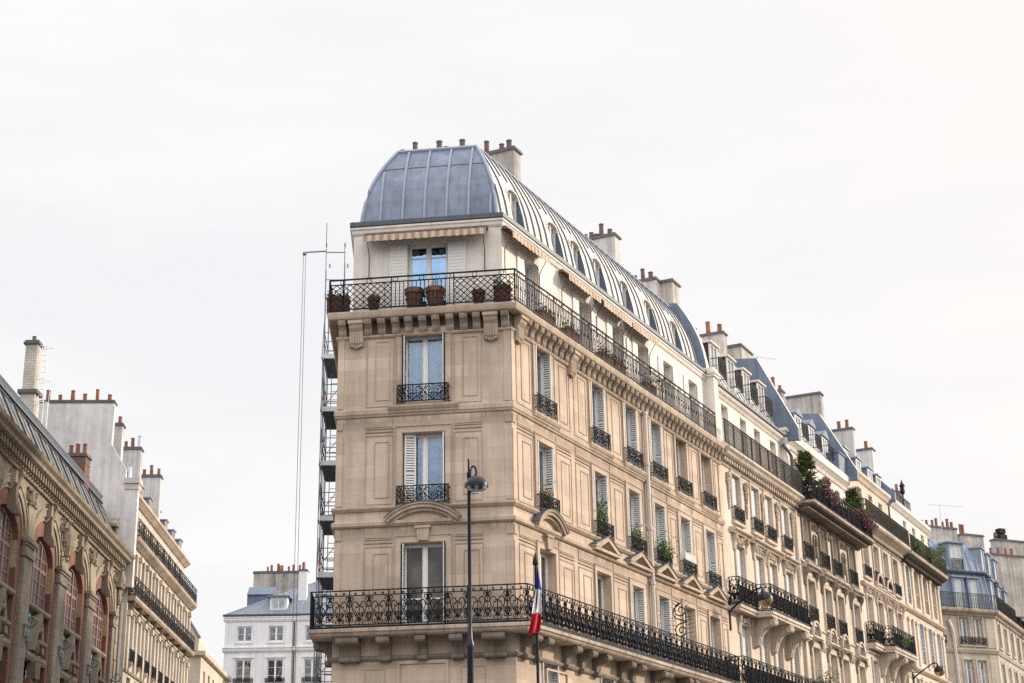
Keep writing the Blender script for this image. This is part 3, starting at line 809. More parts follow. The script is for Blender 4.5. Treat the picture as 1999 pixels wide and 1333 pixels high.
# raised curved edge at the end of the roof
def upstand(root, x0, x1, prof, raise_, mat='zinc_blue', capm='zinc_sun', base=None, name='party_upstand'):
    m = MB(); pts = []
    for i, (k_, z_) in enumerate(prof):
        a = prof[max(i-1, 0)]; b = prof[min(i+1, len(prof)-1)]; dx, dz = -(b[0]-a[0]), b[1]-a[1]; L = math.hypot(dx, dz)
        pts.append((-k_-dz/L*raise_, z_+dx/L*raise_))
    out = pts+[(pts[-1][0]+1.2, pts[-1][1]+.15), (pts[-1][0]+1.2, prof[0][1]), (pts[0][0], prof[0][1]-(base or 0))]
    nn = len(out); a = [m.P((x0, y, z)) for y, z in out]; b = [m.P((x1, y, z)) for y, z in out]
    m.faces(a); m.faces(b[::-1])
    for i in range(nn):
        m.mi = 1 if i < len(pts)-1 else 0  # cap faces take the sunlit zinc, so the lit top is painted
        m.faces((a[i], b[i], b[(i+1) % nn], a[(i+1) % nn]))
    return m.build(name, [mat, capm], root)
upstand(A, AE+.02, AE+.34, PR, .34)
# pier between the two attics
mb = MB(); mb.box(AE+.0, AE+.5, .02, 1.6, 18.1, 21.4); mb.box(AE-.06, AE+.56, -.04, 1.6, 21.0, 21.12); mb.box(AE-.1, AE+.6, -.08, 1.6, 21.12, 21.24); mb.build('end_pier', 'render_white', A)
# upper railing: lattice panels, plain bars and rings
KR = .28; ZR = 18.09
def rings(mb, xs, z, r=.075, y=0):
    for x in xs: line2(mb, arc(x, z, r, 0, 2*PI, 10), .012, y)
def lattice(mb, a, b, z0, z1, sp=.20):
    h = z1-z0; n = max(1, round((b-a)/sp)); w = (b-a)/n; nz = max(2, round(h/.21)); dz = h/nz
    for i in range(n):
        for j in range(nz):
            if True:
                line2(mb, [(a+i*w, z0+j*dz), (a+(i+1)*w, z0+(j+1)*dz)], .014); line2(mb, [(a+(i+1)*w, z0+j*dz), (a+i*w, z0+(j+1)*dz)], .014)
    for i in range(n+1):
        if i % 3 == 0: mb.box(a+i*w-.007, a+i*w+.007, -.007, .007, z0, z1)
def top_rail(mb, L, segs, circ=.75):
    mb.box(0, L, -.025, .025, 1.01, 1.05); mb.box(0, L, -.018, .018, .855, .885); mb.box(0, L, -.018, .018, .045, .08)
    for a, b, t in segs:
        for x in (a, b): x = min(max(x, .014), L-.014); mb.box(x-.014, x+.014, -.014, .014, 0, 1.02)
        if t == 'l': lattice(mb, a, b, .075, .86)
        else:
            n = max(1, round((b-a)/.13))
            for i in range(1, n): x = a+(b-a)*i/n; mb.box(x-.011, x+.011, -.011, .011, .075, .86)
    n = int(L/circ); rings(mb, [(i+.5)*L/n for i in range(n)], .95)
mb = MB()
def on(M, xa):  # railing run starting at xa on frame M, offset KR outward
    return M @ Matrix.Translation((xa, -KR, ZR))
xa, xb = fx(1, KR), fx(2, KR); L = xb-xa
mb.T = on(FM, xa); top_rail(mb, L, [(0, .42, 'l'), (.42, 1.68-xa, 'l'), (1.68-xa, 3.6-xa, 'b'), (3.6-xa, L, 'l')])
xc = offs(PATH, 2, KR)[0]; L2_ = 17.55-xc
mb.T = on(I4, xc); segs = []; n = 13
for i in range(n): segs.append((L2_*i/n, L2_*(i+1)/n, 'b'))
top_rail(mb, L2_, segs, .52)
mb.T = on(I4, xc)
nb = round(L2_/.26)
for i in range(nb):  # small ornament between the bars
    x = (i+.5)*L2_/nb; line2(mb, [(x-.06, .48), (x, .36), (x+.06, .48), (x, .60), (x-.06, .48)], .008)
pl = offs(PATH, 1, KR); mb.T = Matrix.Translation((pl[0], pl[1], ZR)) @ Matrix.Rotation(R(29.72), 4, 'Z'); top_rail(mb, 1.8, [(0, .9, 'l'), (.9, 1.8, 'l')])
mb.T = I4; mb.build('upper_balcony_railing', 'iron', A)
KL = .60
mb = MB(); xa, xb = fx(1, KL), fx(2, KL)
mb.T = FM @ Matrix.Translation((xa, -KL, 8.5)); balcony_rail(mb, xb-xa, 1.05, 0, .56)
xc = offs(PATH, 2, KL)[0]
mb.T = Matrix.Translation((xc, -KL, 8.5)); balcony_rail(mb, 17.6-xc, 1.05, 0, .50, .014)
n = 40
mb.T = Matrix.Translation((17.6, -KL, 8.5)) @ Matrix.Rotation(PI/2, 4, 'Z'); balcony_rail(mb, .58, 1.05, 0, .56)
pl = offs(PATH, 1, KL); mb.T = Matrix.Translation((pl[0], pl[1], 8.5)) @ Matrix.Rotation(R(29.72), 4, 'Z'); balcony_rail(mb, 1.5, 1.05, 0, .5, .014)
mb.T = I4; mb.build('lower_balcony_railing', 'iron', A)
# iron spike dividers on the two balconies
mb = MB()
for i in range(17):
    a = R(-25+i*10); mb.tube([(12.5, .1-.28*math.cos(a)*.3, 19.0+.1*math.sin(a)), (12.5+.02*(i % 3), .1-.95*math.cos(a), 19.02+.95*math.sin(a))], .010, 4, .003)
line2(mb, [(12.5, 18.1), (12.5, 19.05)], .015, .0); mb.T = I4
mb.build('spiked_divider', 'iron', A)
mb = MB(); mb.T = Matrix.Translation((11.6, -.62, 9.5)) @ Matrix.Rotation(R(90), 4, 'Z')
s_up = spiral(.0, .95, .06, .26, PI*3.2, PI*.5, 20)
lo = spiral(.0, .25, .05, .26, -PI*2.6, PI*.5, 20)
S = [(-x, z) for x, z in s_up]
for q in (S, lo): line2(mb, q, .022)
line2(mb, smooth_line([S[-1], (.27, .98), (.22, .72), (0, .62), (-.22, .55), (-.28, .35), lo[0]][:5]+[(.0, .51)]), .022)
for a in range(6):
    t = R(20+a*25); mb.tube([(.26*math.cos(t), 0, .95+.26*math.sin(t)), (.45*math.cos(t), 0, .95+.45*math.sin(t))], .012, 4, .003)
for z in (.15, .3, .45, .6, .7): mb.tube([(.2, 0, z), (.5, 0, z+.03)], .012, 4, .003)
for z in (.15, .3, .45, .6, .7): mb.tube([(-.2, 0, z), (-.5, 0, z+.03)], .012, 4, .003)
mb.T = I4; mb.build('scrolled_divider', 'iron', A)
# awnings rolled almost shut under the eaves
def awning(M, x0, x1, kz=20.62, front=-.08):
    m = MB(); yb = .36
    m.mi = 1; m.box(x0, x1, yb-.16, yb, 20.72, 20.82); m.box(x0, x1, front-.02, front+.02, kz-.03, kz+.02)
    for x in (x0+.12, x1-.12):
        m.tube([(x, yb-.03, 19.35), (x, yb-.03, 20.1), (x, front, kz)], .018, 5); m.tube([(x, yb, 20.72), (x, front, kz)], .015, 5)
    m.mi = 0; m.face([(x0, yb-.15, 20.75), (x0, front, kz+.025), (x1, front, kz+.025), (x1, yb-.15, 20.75)])
    n = int((x1-x0)/.05); prev = None
    for i in range(n+1):
        x = x0+(x1-x0)*i/n; y = front-.03+.012*math.sin(i*1.1); zb = kz-.19-.025*abs(math.sin(PI*(x/.20)))
        cur = ((x, y, kz), (x, y-.01, zb))
        if prev: m.face([prev[0], prev[1], cur[1], cur[0]])
        prev = cur
    return m.build('awning', ['awning', 'pot_brown'], A, M)
awning(FM, .72, 4.58)
for a, b in ((.25, 2.95), (4.4, 7.0), (7.25, 9.78), (9.9, 12.35)): awning(I4, a, b, 20.6, .02)
# drain pipe
mb = MB(); mb.tube([(10.36, -.11, 7.9), (10.36, -.11, 17.3)], .085, 10)
for z in (9.6, 11.2, 13.1, 15.4, 17.25): mb.lathe([(.105, 0), (.105, .12)], 10, (10.36, -.11, z))
mb.build('drain_pipe', 'pipe', A, None, True)
# chimney stacks of this roof
chimney(A, I4, 4.95, 5.45, 2.2, 5.2, 23.8, 25.9, 'old_wall', [(.10, .38, 'pot_brown'), (.20, .32, 'pot_brown'), (.40, .62, 'pot_brown'), (.52, .36, 'pot_brown')])
chimney(A, I4, 13.9, 14.4, 2.2, 5.0, 23.8, 25.95, 'grey_wall', [(.11, .30, 'pot_brown'), (.24, .55, 'pot_brown'), (.32, .16, 'pot_brown'), (.40, .32, 'pot_brown'), (.49, .28, 'pot_brown'), (.62, .5, 'pot_brown')])
chimney(A, I4, 19.7, 20.25, 2.75, 6.0, 23.8, 26.15, 'grey_wall', [(.10, .36, 'pot_brown'), (.21, .62, 'pot_brown'), (.33, .34, 'pot_brown'), (.42, .58, 'pot_brown'), (.50, .22), (.56, .30, 'pot_brown')])
chimney(A, I4, 20.25, 21.1, 2.2, 3.4, 23.0, 26.15, 'old_wall', [])
WI = TM[A.name].inverted()
W2A = lambda x, y: (WI @ Vector((x, y, 0))).xy
pa = W2A(-3.95, 50.2); pb = W2A(-1.6, 49.9); dd = pb-pa
MC = TR(pa.x, pa.y, 0, math.atan2(dd.y, dd.x))
chimney(A, MC, 0, dd.length, 0, .5, 24.0, 25.92, 'old_wall', [(.06, .34, 'pot_brown'), (.25, .62, 'pot_brown'), (.44, .36, 'pot_brown'), (.62, .62, 'pot_brown'), (.72, .36, 'pot_brown'), (.97, .62, 'pot_brown')])

# ------------------------------------------------------------------ ground
def sheet(name, pts, z, mat):
    m = MB(); m.face([(x, y, z) for x, y in pts]); return struct(m.build(name, mat))
sheet('ground', [(-1500, -1500), (1500, -1500), (1500, 1500), (-1500, 1500)], 0, 'ground')


# ------------------------------------------------------------------ the row that follows along the same street line
def simple_rail(mb, L, h=1.0, sp=.13, orn=True):
    mb.box(0, L, -.02, .02, h-.03, h); mb.box(0, L, -.012, .012, h-.15, h-.13); mb.box(0, L, -.012, .012, .05, .07)
    n = max(2, round(L/sp))
    for i in range(n+1):
        x = min(max(L*i/n, .01), L-.01); t = .018 if i % 9 == 0 else .012
        mb.box(x-t, x+t, -t, t, 0, h-.03)
    if orn:
        for i in range(n):
            x = L*(i+.5)/n; q = L/n*.42
            line2(mb, [(x-q, .5), (x, .36), (x+q, .5), (x, .64), (x-q, .5)], .009); line2(mb, [(x-q, .2), (x, .1), (x+q, .2), (x, .3), (x-q, .2)], .009)
            line2(mb, [(x-q, .78), (x, .7), (x+q, .78)], .009)
def relief(h, w, seed, n=16):
    """hanging carved garland"""
    rnd = random.Random(seed); m = MB()
    for i in range(n):
        t = i/(n-1); ww = w*(1-t)**.7*(.55+.45*math.sin(6*t+.6)**2)
        for s in (-1, 1):
            r = .035+.05*(1-t)*rnd.uniform(.6, 1.2)
            m.ball((s*ww*rnd.uniform(.2, .6), -.05-.05*(1-t)*rnd.random(), -h*t), r, 6, 1, .9, rnd.uniform(.8, 1.6))
    m.ball((0, -.1, -.08), .12, 8, 1, .8, 1.2); m.tube([(0, -.02, 0), (0, -.03, -h)], .03, 5)
    return m.mesh('carved_garland', 'cream_trim')
def carving(w, h, seed, mat='cream_trim', n=22, d=.07):
    rnd = random.Random(seed); m = MB()
    for s in (-1, 1):
        for k in range(3):
            cx, r = s*w*(.12+.15*k), min(h*.42, w*.11)
            m.tube([(x, -.035, z) for x, z in spiral(cx, 0, r, r*.25, PI*.3, s*PI*2.3, 10)], .022, 5)
    for i in range(n): m.ball((rnd.uniform(-.46, .46)*w, -d*rnd.random(), rnd.uniform(-.42, .42)*h), rnd.uniform(.03, .065), 6)
    m.ball((0, -.05, 0), h*.28, 8, .8, .5, 1.2)
    return m.mesh('carving', mat)
def hood(w, mat='cream_trim', d=.30):
    def mk():
        m = MB(); m.extr([(.02, 0), (-d*.5, .0), (-d*.6, .06), (-d*.9, .10), (-d, .13), (-d, .19), (-d*.8, .22), (.02, .25)], -w/2, w/2); return m.mesh('window_hood', mat)
    return cached(('hood', round(w, 2), mat, d), mk)
def console(h, d, w, mat='cream_trim'):
    def mk():
        m = MB(); m.extr(modprof(d, h), -w/2, w/2); m.extr(modprof(d*1.08, h*1.05), -w*.2, w*.2); return m.mesh('console', mat)
    return cached(('cons', h, d, w, mat), mk)
def arch_ped(w, mat='cream_trim', dark='carving'):
    def mk():
        m = MB(); n = 12; r = w/2
        o, i_ = arc(0, 0, r, 0, PI, n, r*1.05), arc(0, 0, r-.13, 0, PI, n, r*.9)
        for k in range(n): m.extry([i_[k], o[k], o[k+1], i_[k+1]], -.2, .02)
        m.extr([(.02, -.02), (-.24, -.02), (-.26, -.09), (-.16, -.16), (.02, -.17)], -r-.08, r+.08)
        m.mi = 1
        for s in (-1, 0, 1): m.ball((s*r*.35, -.06, .14+(.14 if s == 0 else 0)), .11, 7, 1, .6, 1.3)
        return m.mesh('arched_pediment', [mat, dark])
    return cached(('arch', round(w, 2), mat), mk)
def ends(p): return p
def row_building(name, label, x0, x1, wall, trim, floors, zt, depth=11):
    b = thing(name, label, 'building', (C0.x, C0.y, 0), TH)
    m = MB(); m.wall(x0+.003, x1-.003, 0, zt, [(c-f['w']/2, c+f['w']/2, f['z0'], f['z1']) for f in floors for c in f['xs']], floors[0].get('rv', .42))
    m.face([(x1-.003, 0, 0), (x1-.003, depth, 0), (x1-.003, depth, zt), (x1-.003, 0, zt)]); m.face([(x0+.003, depth, 0), (x0+.003, 0, 0), (x0+.003, 0, zt), (x0+.003, depth, zt)])
    m.build('wall', wall, b)
    for f in floors:
        for i, c in enumerate(f['xs']):
            lf = f.get('leaf'); lf = lf[i % len(lf)] if isinstance(lf, (list, tuple)) else lf
            window(b, I4, c, f['z0'], f['w'], f['z1']-f['z0'], rv=f.get('rv', .42), leaf=lf, guard=f.get('guard'), gh=f.get('gh', .6), gy=f.get('gy', -.12), lmat=f.get('lmat', 'blind_grey'), glass=f.get('glass', 'glass_sky'), curtain=f.get('curtain'), tr=f.get('tr', 0))
    return b
def mould(b, name, mat, x0, x1, profs):
    m = MB()
    for p in profs: m.extr([(-k, z) for k, z in p], x0, x1)
    return m.build(name, mat, b)
def dentils(b, x0, x1, z, w, gap, d, h, mat):
    m = MB(); m.box(0, w, -d, .01, -h, 0); me = m.mesh('dentil', mat); m2 = MB(); x = x0
    while x < x1-w: m2.box(x, x+w, -d, .01, z-h, z); x += w+gap
    o = m2.build('dentil_row', mat, b); return o
def win_trim(b, mat, floors, d=.05, w=.16):
    for f in floors:
        hw, h = f['w']/2, f['z1']-f['z0']
        def mk():
            m = MB(); m.box(-hw-w, -hw-.01, -d, .02, -.05, h+w); m.box(hw+.01, hw+w, -d, .02, -.05, h+w); m.box(-hw-.01, hw+.01, -d, .02, h+.01, h+w)
            m.box(-hw-w-.06, hw+w+.06, -.14, .02, -.16, -.052); return m.mesh('window_surround', mat)
        me = cached(('trim', mat, round(hw, 2), round(h, 2), d, w), mk)
        for c in f['xs']: ob('window_surround', me, b, Matrix.Translation((c, 0, f['z0'])))
def rail_run(b, pts, z, fn, name='balcony_railing', mat='iron'):
    m = MB()
    for (xa, ka), (xb, kb) in zip(pts, pts[1:]):
        p, q = Vector((xa, -ka)), Vector((xb, -kb)); d = q-p
        m.T = Matrix.Translation((p.x, p.y, z)) @ Matrix.Rotation(math.atan2(d.y, d.x), 4, 'Z'); fn(m, d.length)
    m.T = I4; return m.build(name, mat, b)
def attic(b, x0, x1, z0, z1, wins, ww, wz, mat, ka=.32, rv=.3, par=None):
    m = MB(); m.wall(x0, x1, z0, z1, [(c-ww/2, c+ww/2, wz[0], wz[1]) for c in wins], rv, ka); m.build('attic_wall', mat, b)
    for c in wins: window(b, Matrix.Translation((0, ka, 0)), c, wz[0], ww, wz[1]-wz[0], rv=rv, glass='glass_sky')
def slope_roof(b, x0, x1, prof, mat, seams=.6, depth=9):
    m = MB()
    for (k0, z0), (k1, z1) in zip(prof, prof[1:]): m.face([(x0, -k0, z0), (x1, -k0, z0), (x1, -k1, z1), (x0, -k1, z1)])
    k, z = prof[-1]; m.face([(x0, -k, z), (x1, -k, z), (x1, depth, z+.5), (x0, depth, z+.5)])
    m.mi = 1; x = x0+seams*.6
    while x < x1-.1:
        for (k0, z0), (k1, z1) in zip(prof, prof[1:]):
            dx, dz = -(k1-k0), z1-z0; L = math.hypot(dx, dz); ny, nz = -dz/L*.04, dx/L*.04
            m.extr([(-k0, z0), (-k0+ny, z0+nz), (-k1+ny, z1+nz), (-k1, z1)], x-.02, x+.02)
        x += seams
    return m.build('roof', [mat, 'zinc_seam'], b)
def lucarne(b, c, w, y0, z0, z1, back, mat='white_paint', side='roof_slate', roof='zinc_seam', peak=0, rail=True, over=.1):
    """small dormer: front frame at depth y0, cheeks running back into the roof"""
    m = MB(); hw = w/2
    m.mi = 1; m.box(c-hw, c-hw+.06, y0+.06, y0+back, z0, z1); m.box(c+hw-.06, c+hw, y0+.06, y0+back, z0, z1)
    m.mi = 0; m.frame(c-hw, c+hw, z0, z1, .09, y0, y0+.06); m.box(c-.03, c+.03, y0, y0+.05, z0+.09, z1-.09)
    m.mi = 2
    if peak:
        m.extry([(c-hw-over, z1+.01), (c+hw+over, z1+.01), (c+hw+over, z1+.06), (c, z1+peak), (c-hw-over, z1+.06)], y0-over, y0+back)
    else: m.box(c-hw-over, c+hw+over, y0-over, y0+back, z1+.01, z1+.08)
    d = m.build('dormer', [mat, side, roof], b)
    p = MB(); p.face([(c-hw+.08, y0+.04, z0+.08), (c+hw-.08, y0+.04, z0+.08), (c+hw-.08, y0+.04, z1-.08), (c-hw+.08, y0+.04, z1-.08)]); p.build('pane', 'glass_sky', d, Matrix())
    if rail:
        r = MB(); r.T = Matrix.Translation((c-hw, y0-.35, z0-.05)); simple_rail(r, w, .75, .12, False)
        for s in (0, w): r.box(s-.012, s+.012, 0, .36, .70, .73); r.box(s-.012, s+.012, 0, .36, .02, .05)
        r.T = I4; r.build('dormer_railing', 'iron_brown', d, Matrix())
    return d

# ---- second house: cream, carved garlands, jutting balcony in the middle
bx = [20.35, 22.8, 24.62, 26.95]
fB = [dict(z0=15.3, z1=17.22, w=.98, xs=bx, leaf=['blind', 'blind', 'blind', 'blind'], guard='iron', gh=.62, rv=.45, lmat='blind_grey'),
      dict(z0=11.72, z1=14.28, w=1.0, xs=bx, leaf='blind', rv=.45), dict(z0=8.6, z1=11.1, w=.95, xs=bx, leaf='blind', rv=.45), dict(z0=5.3, z1=7.8, w=.95, xs=bx, leaf='blind', rv=.45)]
B = row_building('apartment_building', 'cream house with carved garlands and jutting iron balcony, next to the corner building', AE, 28.8, 'cream', 'cream_trim', fB, 17.6)
for f in fB:
    for c in f['xs']:
        m = MB(); m.frame(c-.29, c+.38, f['z0']+.02, f['z1']-.02, .03, .155, .165)
win_trim(B, 'cream_trim', fB[:1], .05, .14); win_trim(B, 'cream_trim', fB[1:3], .06, .16)
mould(B, 'string_course', 'cream_trim', AE+.003, 28.8, [[(-.02, 11.45), (.08, 11.47), (.12, 11.55), (.12, 11.62), (-.02, 11.66)]])
mould(B, 'cornice', 'cream_trim', AE+.003, 28.8, [[(-.02, 17.36), (.05, 17.37), (.09, 17.44), (-.02, 17.46)], [(-.5, 17.60), (.28, 17.68), (.36, 17.74), (.40, 17.84), (.50, 17.92), (.50, 18.02), (-.5, 18.05)]])
dentils(B, AE+.1, 28.7, 17.672, .13, .16, .22, .17, 'cream_trim')
for i, x in enumerate((19.35, 21.55, 23.7, 25.75, 28.0)): ob('carved_garland', relief(1.45, .2, 10+i), B, Matrix.Translation((x, 0, 17.1)))
for xc, w in ((20.35, 1.75), (23.7, 3.6), (26.95, 1.75)): ob('window_hood', hood(w+.35), B, Matrix.Translation((xc, 0, 14.70)))
for c in bx:
    ob('carving', carving(.9, .36, int(c*10)), B, Matrix.Translation((c, -.06, 14.5)))
    ob('carving', carving(.9, .36, int(c*10)+1), B, Matrix.Translation((c, -.06, 11.28)))
    for s in (-1, 1): ob('console', console(.62, .2, .16), B, Matrix.Translation((c+s*.72, 0, 14.695))); ob('console', console(.7, .16, .2), B, Matrix.Translation((c+s*.72, -.0, 11.44)))
m = MB(); sl_ = [(18.75, .45), (20.9, .45), (21.05, 1.0), (26.3, 1.0), (26.45, .45), (28.5, .45)]
def slab_poly(m, pts, z0, z1, lip=.05):
    for a, b_, l in ((z0, (z0+z1)/2, lip), ((z0+z1)/2+.001, z1, 0)):
        q = [(pts[0][0], -.01)]+[(x, k-l) for x, k in pts]+[(pts[-1][0], -.01)]
        lo = [m.P((x, -k, a)) for x, k in q]; hi = [m.P((x, -k, b_)) for x, k in q]; n = len(q)
        m.faces(lo); m.faces(hi[::-1])
        for i in range(n): m.faces((lo[i], hi[i], hi[(i+1) % n], lo[(i+1) % n]))
slab_poly(m, sl_, 11.5, 11.72); m.build('balcony_slab', 'cream_trim', B)
rail_run(B, [(18.8, 0), (18.8, .4), (20.95, .4), (21.1, .95), (26.25, .95), (26.4, .4), (28.45, .4)], 11.74, lambda m, L: balcony_rail(m, L, 1.08, 0, .45, .014))
def bigbr(w, d, h):
    def mk():
        m = MB(); p = [(.03, 0), (-d, 0), (-d, -h*.12), (-d*.86, -h*.25), (-d*.55, -h*.36), (-d*.34, -h*.6), (-d*.24, -h*.9), (.03, -h)]
        m.extr(p, -w/2, w/2); m.extr([(a*1.05, b_*1.03) for a, b_ in p], -w*.2, w*.2)
        T = m.T; m.T = Matrix.Translation((0, -d*.9, -h*.15)) @ Matrix.Rotation(PI/2, 4, 'Y'); m.lathe([(.13, -w/2-.03), (.13, w/2+.03)], 12); m.T = T
        return m.mesh('bracket', 'cream_trim')
    return cached(('bigbr', w, d, h), mk)
for x in (21.5, 23.7, 25.85): ob('bracket', bigbr(.4, .95, 1.15), B, Matrix.Translation((x, 0, 11.49)))
mould(B, 'lower_slab', 'slab_stone', 17.78, 28.75, [[(-.02, 8.25), (.62, 8.27), (.66, 8.34), (.74, 8.38), (.74, 8.47), (-.02, 8.49)]])
rail_run(B, [(17.95, .0), (17.95, .69), (28.7, .69)], 8.5, lambda m, L: balcony_rail(m, L, 1.12, 0, .46, .015))
rail_run(B, [(18.1, .45), (28.75, .45)], 18.06, lambda m, L: simple_rail(m, L, 1.0, .125, False), 'attic_railing', 'iron_brown')
attic(B, AE+.5, 28.5, 18.0, 20.6, [20.55, 22.95, 24.85, 27.1], .86, (18.2, 20.33), 'render_white')
mould(B, 'eaves_moulding', 'render_white', AE+.5, 28.5, [[(-.34, 20.5), (-.28, 20.52), (-.22, 20.62), (-.14, 20.68), (-.10, 20.76), (-.10, 20.82), (-.9, 20.82), (-.9, 20.5)]])
mould(B, 'gutter', 'gutter', AE+.5, 28.5, [[(-.12, 20.83), (-.02, 20.83), (-.02, 20.93), (-.12, 20.93)]])
slope_roof(B, AE+.36, 28.62, [(-.3, 20.9), (-2.0, 24.35)], 'zinc_sun', .55)
for c in (20.9, 23.1, 25.2, 27.3): lucarne(B, c, .95, .75, 21.75, 23.15, .95, 'zinc_sun', 'iron_grey', 'zinc_sun')
upstand(B, 28.64, 28.98, [(-.2, 20.95), (-1.95, 24.6)], .75, base=.25)
chimney(B, I4, 26.75, 27.2, 2.2, 4.6, 23.9, 25.75, 'old_wall', [(.1, .42), (.33, .62), (.62, .42)])
chimney(B, I4, 29.0, 29.35, 3.1, 5.5, 23.9, 25.7, 'old_wall', [(.45, .7)]); chimney(B, I4, 29.35, 31.0, 2.2, 3.2, 24.0, 25.9, 'old_wall', [])
m = MB(); m.tube([(28.42, -.09, .5), (28.42, -.09, 17.3)], .075, 8); m.build('drain_pipe', 'pipe', B, None, True)
m = MB(); m.box(28.3, 28.85, .05, 1.3, 18.06, 21.1); m.box(28.24, 28.9, -.02, 1.3, 21.1, 21.25); m.build('end_pier', 'render_white', B)
m = MB(); m.tube([(28.2, .2, 20.45), (28.25, -.05, 20.1), (28.5, -.1, 19.9), (28.55, -.1, 18.2)], .08, 8); m.build('rainwater_head', 'gutter', B, None, True)

# ---- third house: deep coved cornice with planted balcony
cx_ = [30.2, 32.95, 35.1, 38.05]
fC = [dict(z0=15.42, z1=17.32, w=1.1, xs=cx_, guard='iron', gh=.78, rv=.4, curtain='white_paint', parted=True), dict(z0=12.5, z1=14.42, w=1.1, xs=cx_, guard='iron', gh=.78, rv=.4, curtain='white_paint', leaf=None),
      dict(z0=8.9, z1=11.38, w=1.1, xs=cx_, rv=.4, glass='glass_sky', tr=.3), dict(z0=5.4, z1=7.8, w=1.1, xs=cx_, rv=.4)]
Cb = row_building('apartment_building', 'stone house with deep shadowed cornice and shrubs on its top balcony', 28.8, 39.7, 'cream', 'cream_trim', fC, 18.0)
win_trim(Cb, 'carving', fC[:1], .08, .16); win_trim(Cb, 'cream_trim', fC[1:3], .1, .2)
mould(Cb, 'cornice', 'deep_shade_stone', 28.82, 39.68, [[(-.4, 17.42), (.06, 17.44), (.14, 17.52), (.3, 17.60), (.7, 17.66), (.84, 17.70), (.84, 17.73), (-.4, 17.75)]])  # dark stone carries the soffit shade in its colour
mould(Cb, 'balcony_slab', 'slab_stone', 28.82, 39.68, [[(-.4, 17.752), (.86, 17.752), (.90, 17.78), (.90, 17.87), (-.4, 17.9)]])
dentils(Cb, 28.9, 39.6, 17.62, .14, .12, .62, .10, 'carving')
for i, x in enumerate((31.6, 34.0, 36.55)): ob('carving', carving(1.3, .3, 40+i, 'carving'), Cb, Matrix.Translation((x, -.03, 17.1)))
for x in (31.6, 36.55):
    m = MB(); m.ball((0, -.06, .55), .16, 8, .9, .7, 1.2); m.ball((0, -.05, .1), .2, 8, 1, .6, 1.6); m.tube([(x_, -.03, z_) for x_, z_ in [(-.3, -.6), (-.3, .6)]+arc(0, .6, .3, PI, 0, 8)+[(.3, -.6)]], .05, 5); m.extr([(.0, -.75), (-.16, -.7), (-.16, -.6), (0, -.58)], -.4, .4)
    m.build('niche_bust', 'carving', Cb, Matrix.Translation((x, 0, 15.9)))
for c in cx_:
    ob('window_hood', hood(1.95, 'cream_trim', .34), Cb, Matrix.Translation((c, 0, 14.92)))
    ob('arched_pediment', arch_ped(1.35), Cb, Matrix.Translation((c, 0, 11.9)))
    for s in (-1, 1): ob('console', console(.75, .26, .2, 'carving'), Cb, Matrix.Translation((c+s*.84, 0, 14.915))); ob('console', console(.7, .2, .2, 'carving'), Cb, Matrix.Translation((c+s*.74, 0, 11.72)))
for i, x in enumerate((31.6, 34.0, 36.55)): ob('carving', carving(.9, .5, 60+i), Cb, Matrix.Translation((x, -.02, 11.6)))
mould(Cb, 'string_course', 'cream_trim', 28.82, 39.68, [[(-.02, 11.55), (.05, 11.56), (.08, 11.64), (-.02, 11.68)], [(-.02, 15.15), (.07, 15.17), (.09, 15.25), (-.02, 15.28)], [(-.02, 12.25), (.07, 12.27), (.07, 12.35), (-.02, 12.37)]])
mould(Cb, 'lower_slab', 'slab_stone', 28.8, 39.6, [[(-.02, 8.35), (.56, 8.37), (.65, 8.5), (.65, 8.6), (-.02, 8.62)]])
rail_run(Cb, [(28.85, .6), (39.55, .6)], 8.62, lambda m, L: balcony_rail(m, L, 1.1, 0, .46, .015))
rail_run(Cb, [(28.9, .0), (28.9, .85), (39.6, .85)], 17.88, lambda m, L: balcony_rail(m, L, 1.02, 0, .5, .014), 'attic_railing')
attic(Cb, 28.9, 39.4, 17.85, 20.7, [30.4, 32.7, 34.85, 37.8], .9, (18.05, 20.22), 'render_white')
mould(Cb, 'eaves_moulding', 'render_white', 28.9, 39.4, [[(-.34, 20.56), (-.26, 20.58), (-.20, 20.72), (-.06, 20.86), (.0, 20.9), (.0, 21.26), (-.9, 21.30), (-.9, 20.56)]])
slope_roof(Cb, 28.98, 39.3, [(-.32, 21.3), (-2.0, 24.4)], 'zinc_sun', .6)
for c in (30.6, 33.0, 35.3, 37.7): lucarne(Cb, c, .95, .72, 21.9, 23.1, 1.2, 'white_paint', 'roof_slate', 'zinc_blue', .4)
upstand(Cb, 39.3, 39.66, [(-.2, 21.3), (-1.95, 24.6)], .7, base=.2)
m = MB(); m.box(37.9, 39.9, .12, 1.4, 21.32, 22.3); m.box(37.86, 39.94, .06, 1.4, 22.3, 22.36); m.build('zinc_box', 'zinc_blue', Cb)
chimney(Cb, I4, 35.7, 36.1, 2.2, 3.8, 24.0, 25.3, 'old_wall', [(.1, .3), (.3, .75), (.65, .38)])
chimney(Cb, I4, 43.2, 43.7, 2.2, 8.5, 24.0, 27.2, 'old_wall', [(.9, .3)])

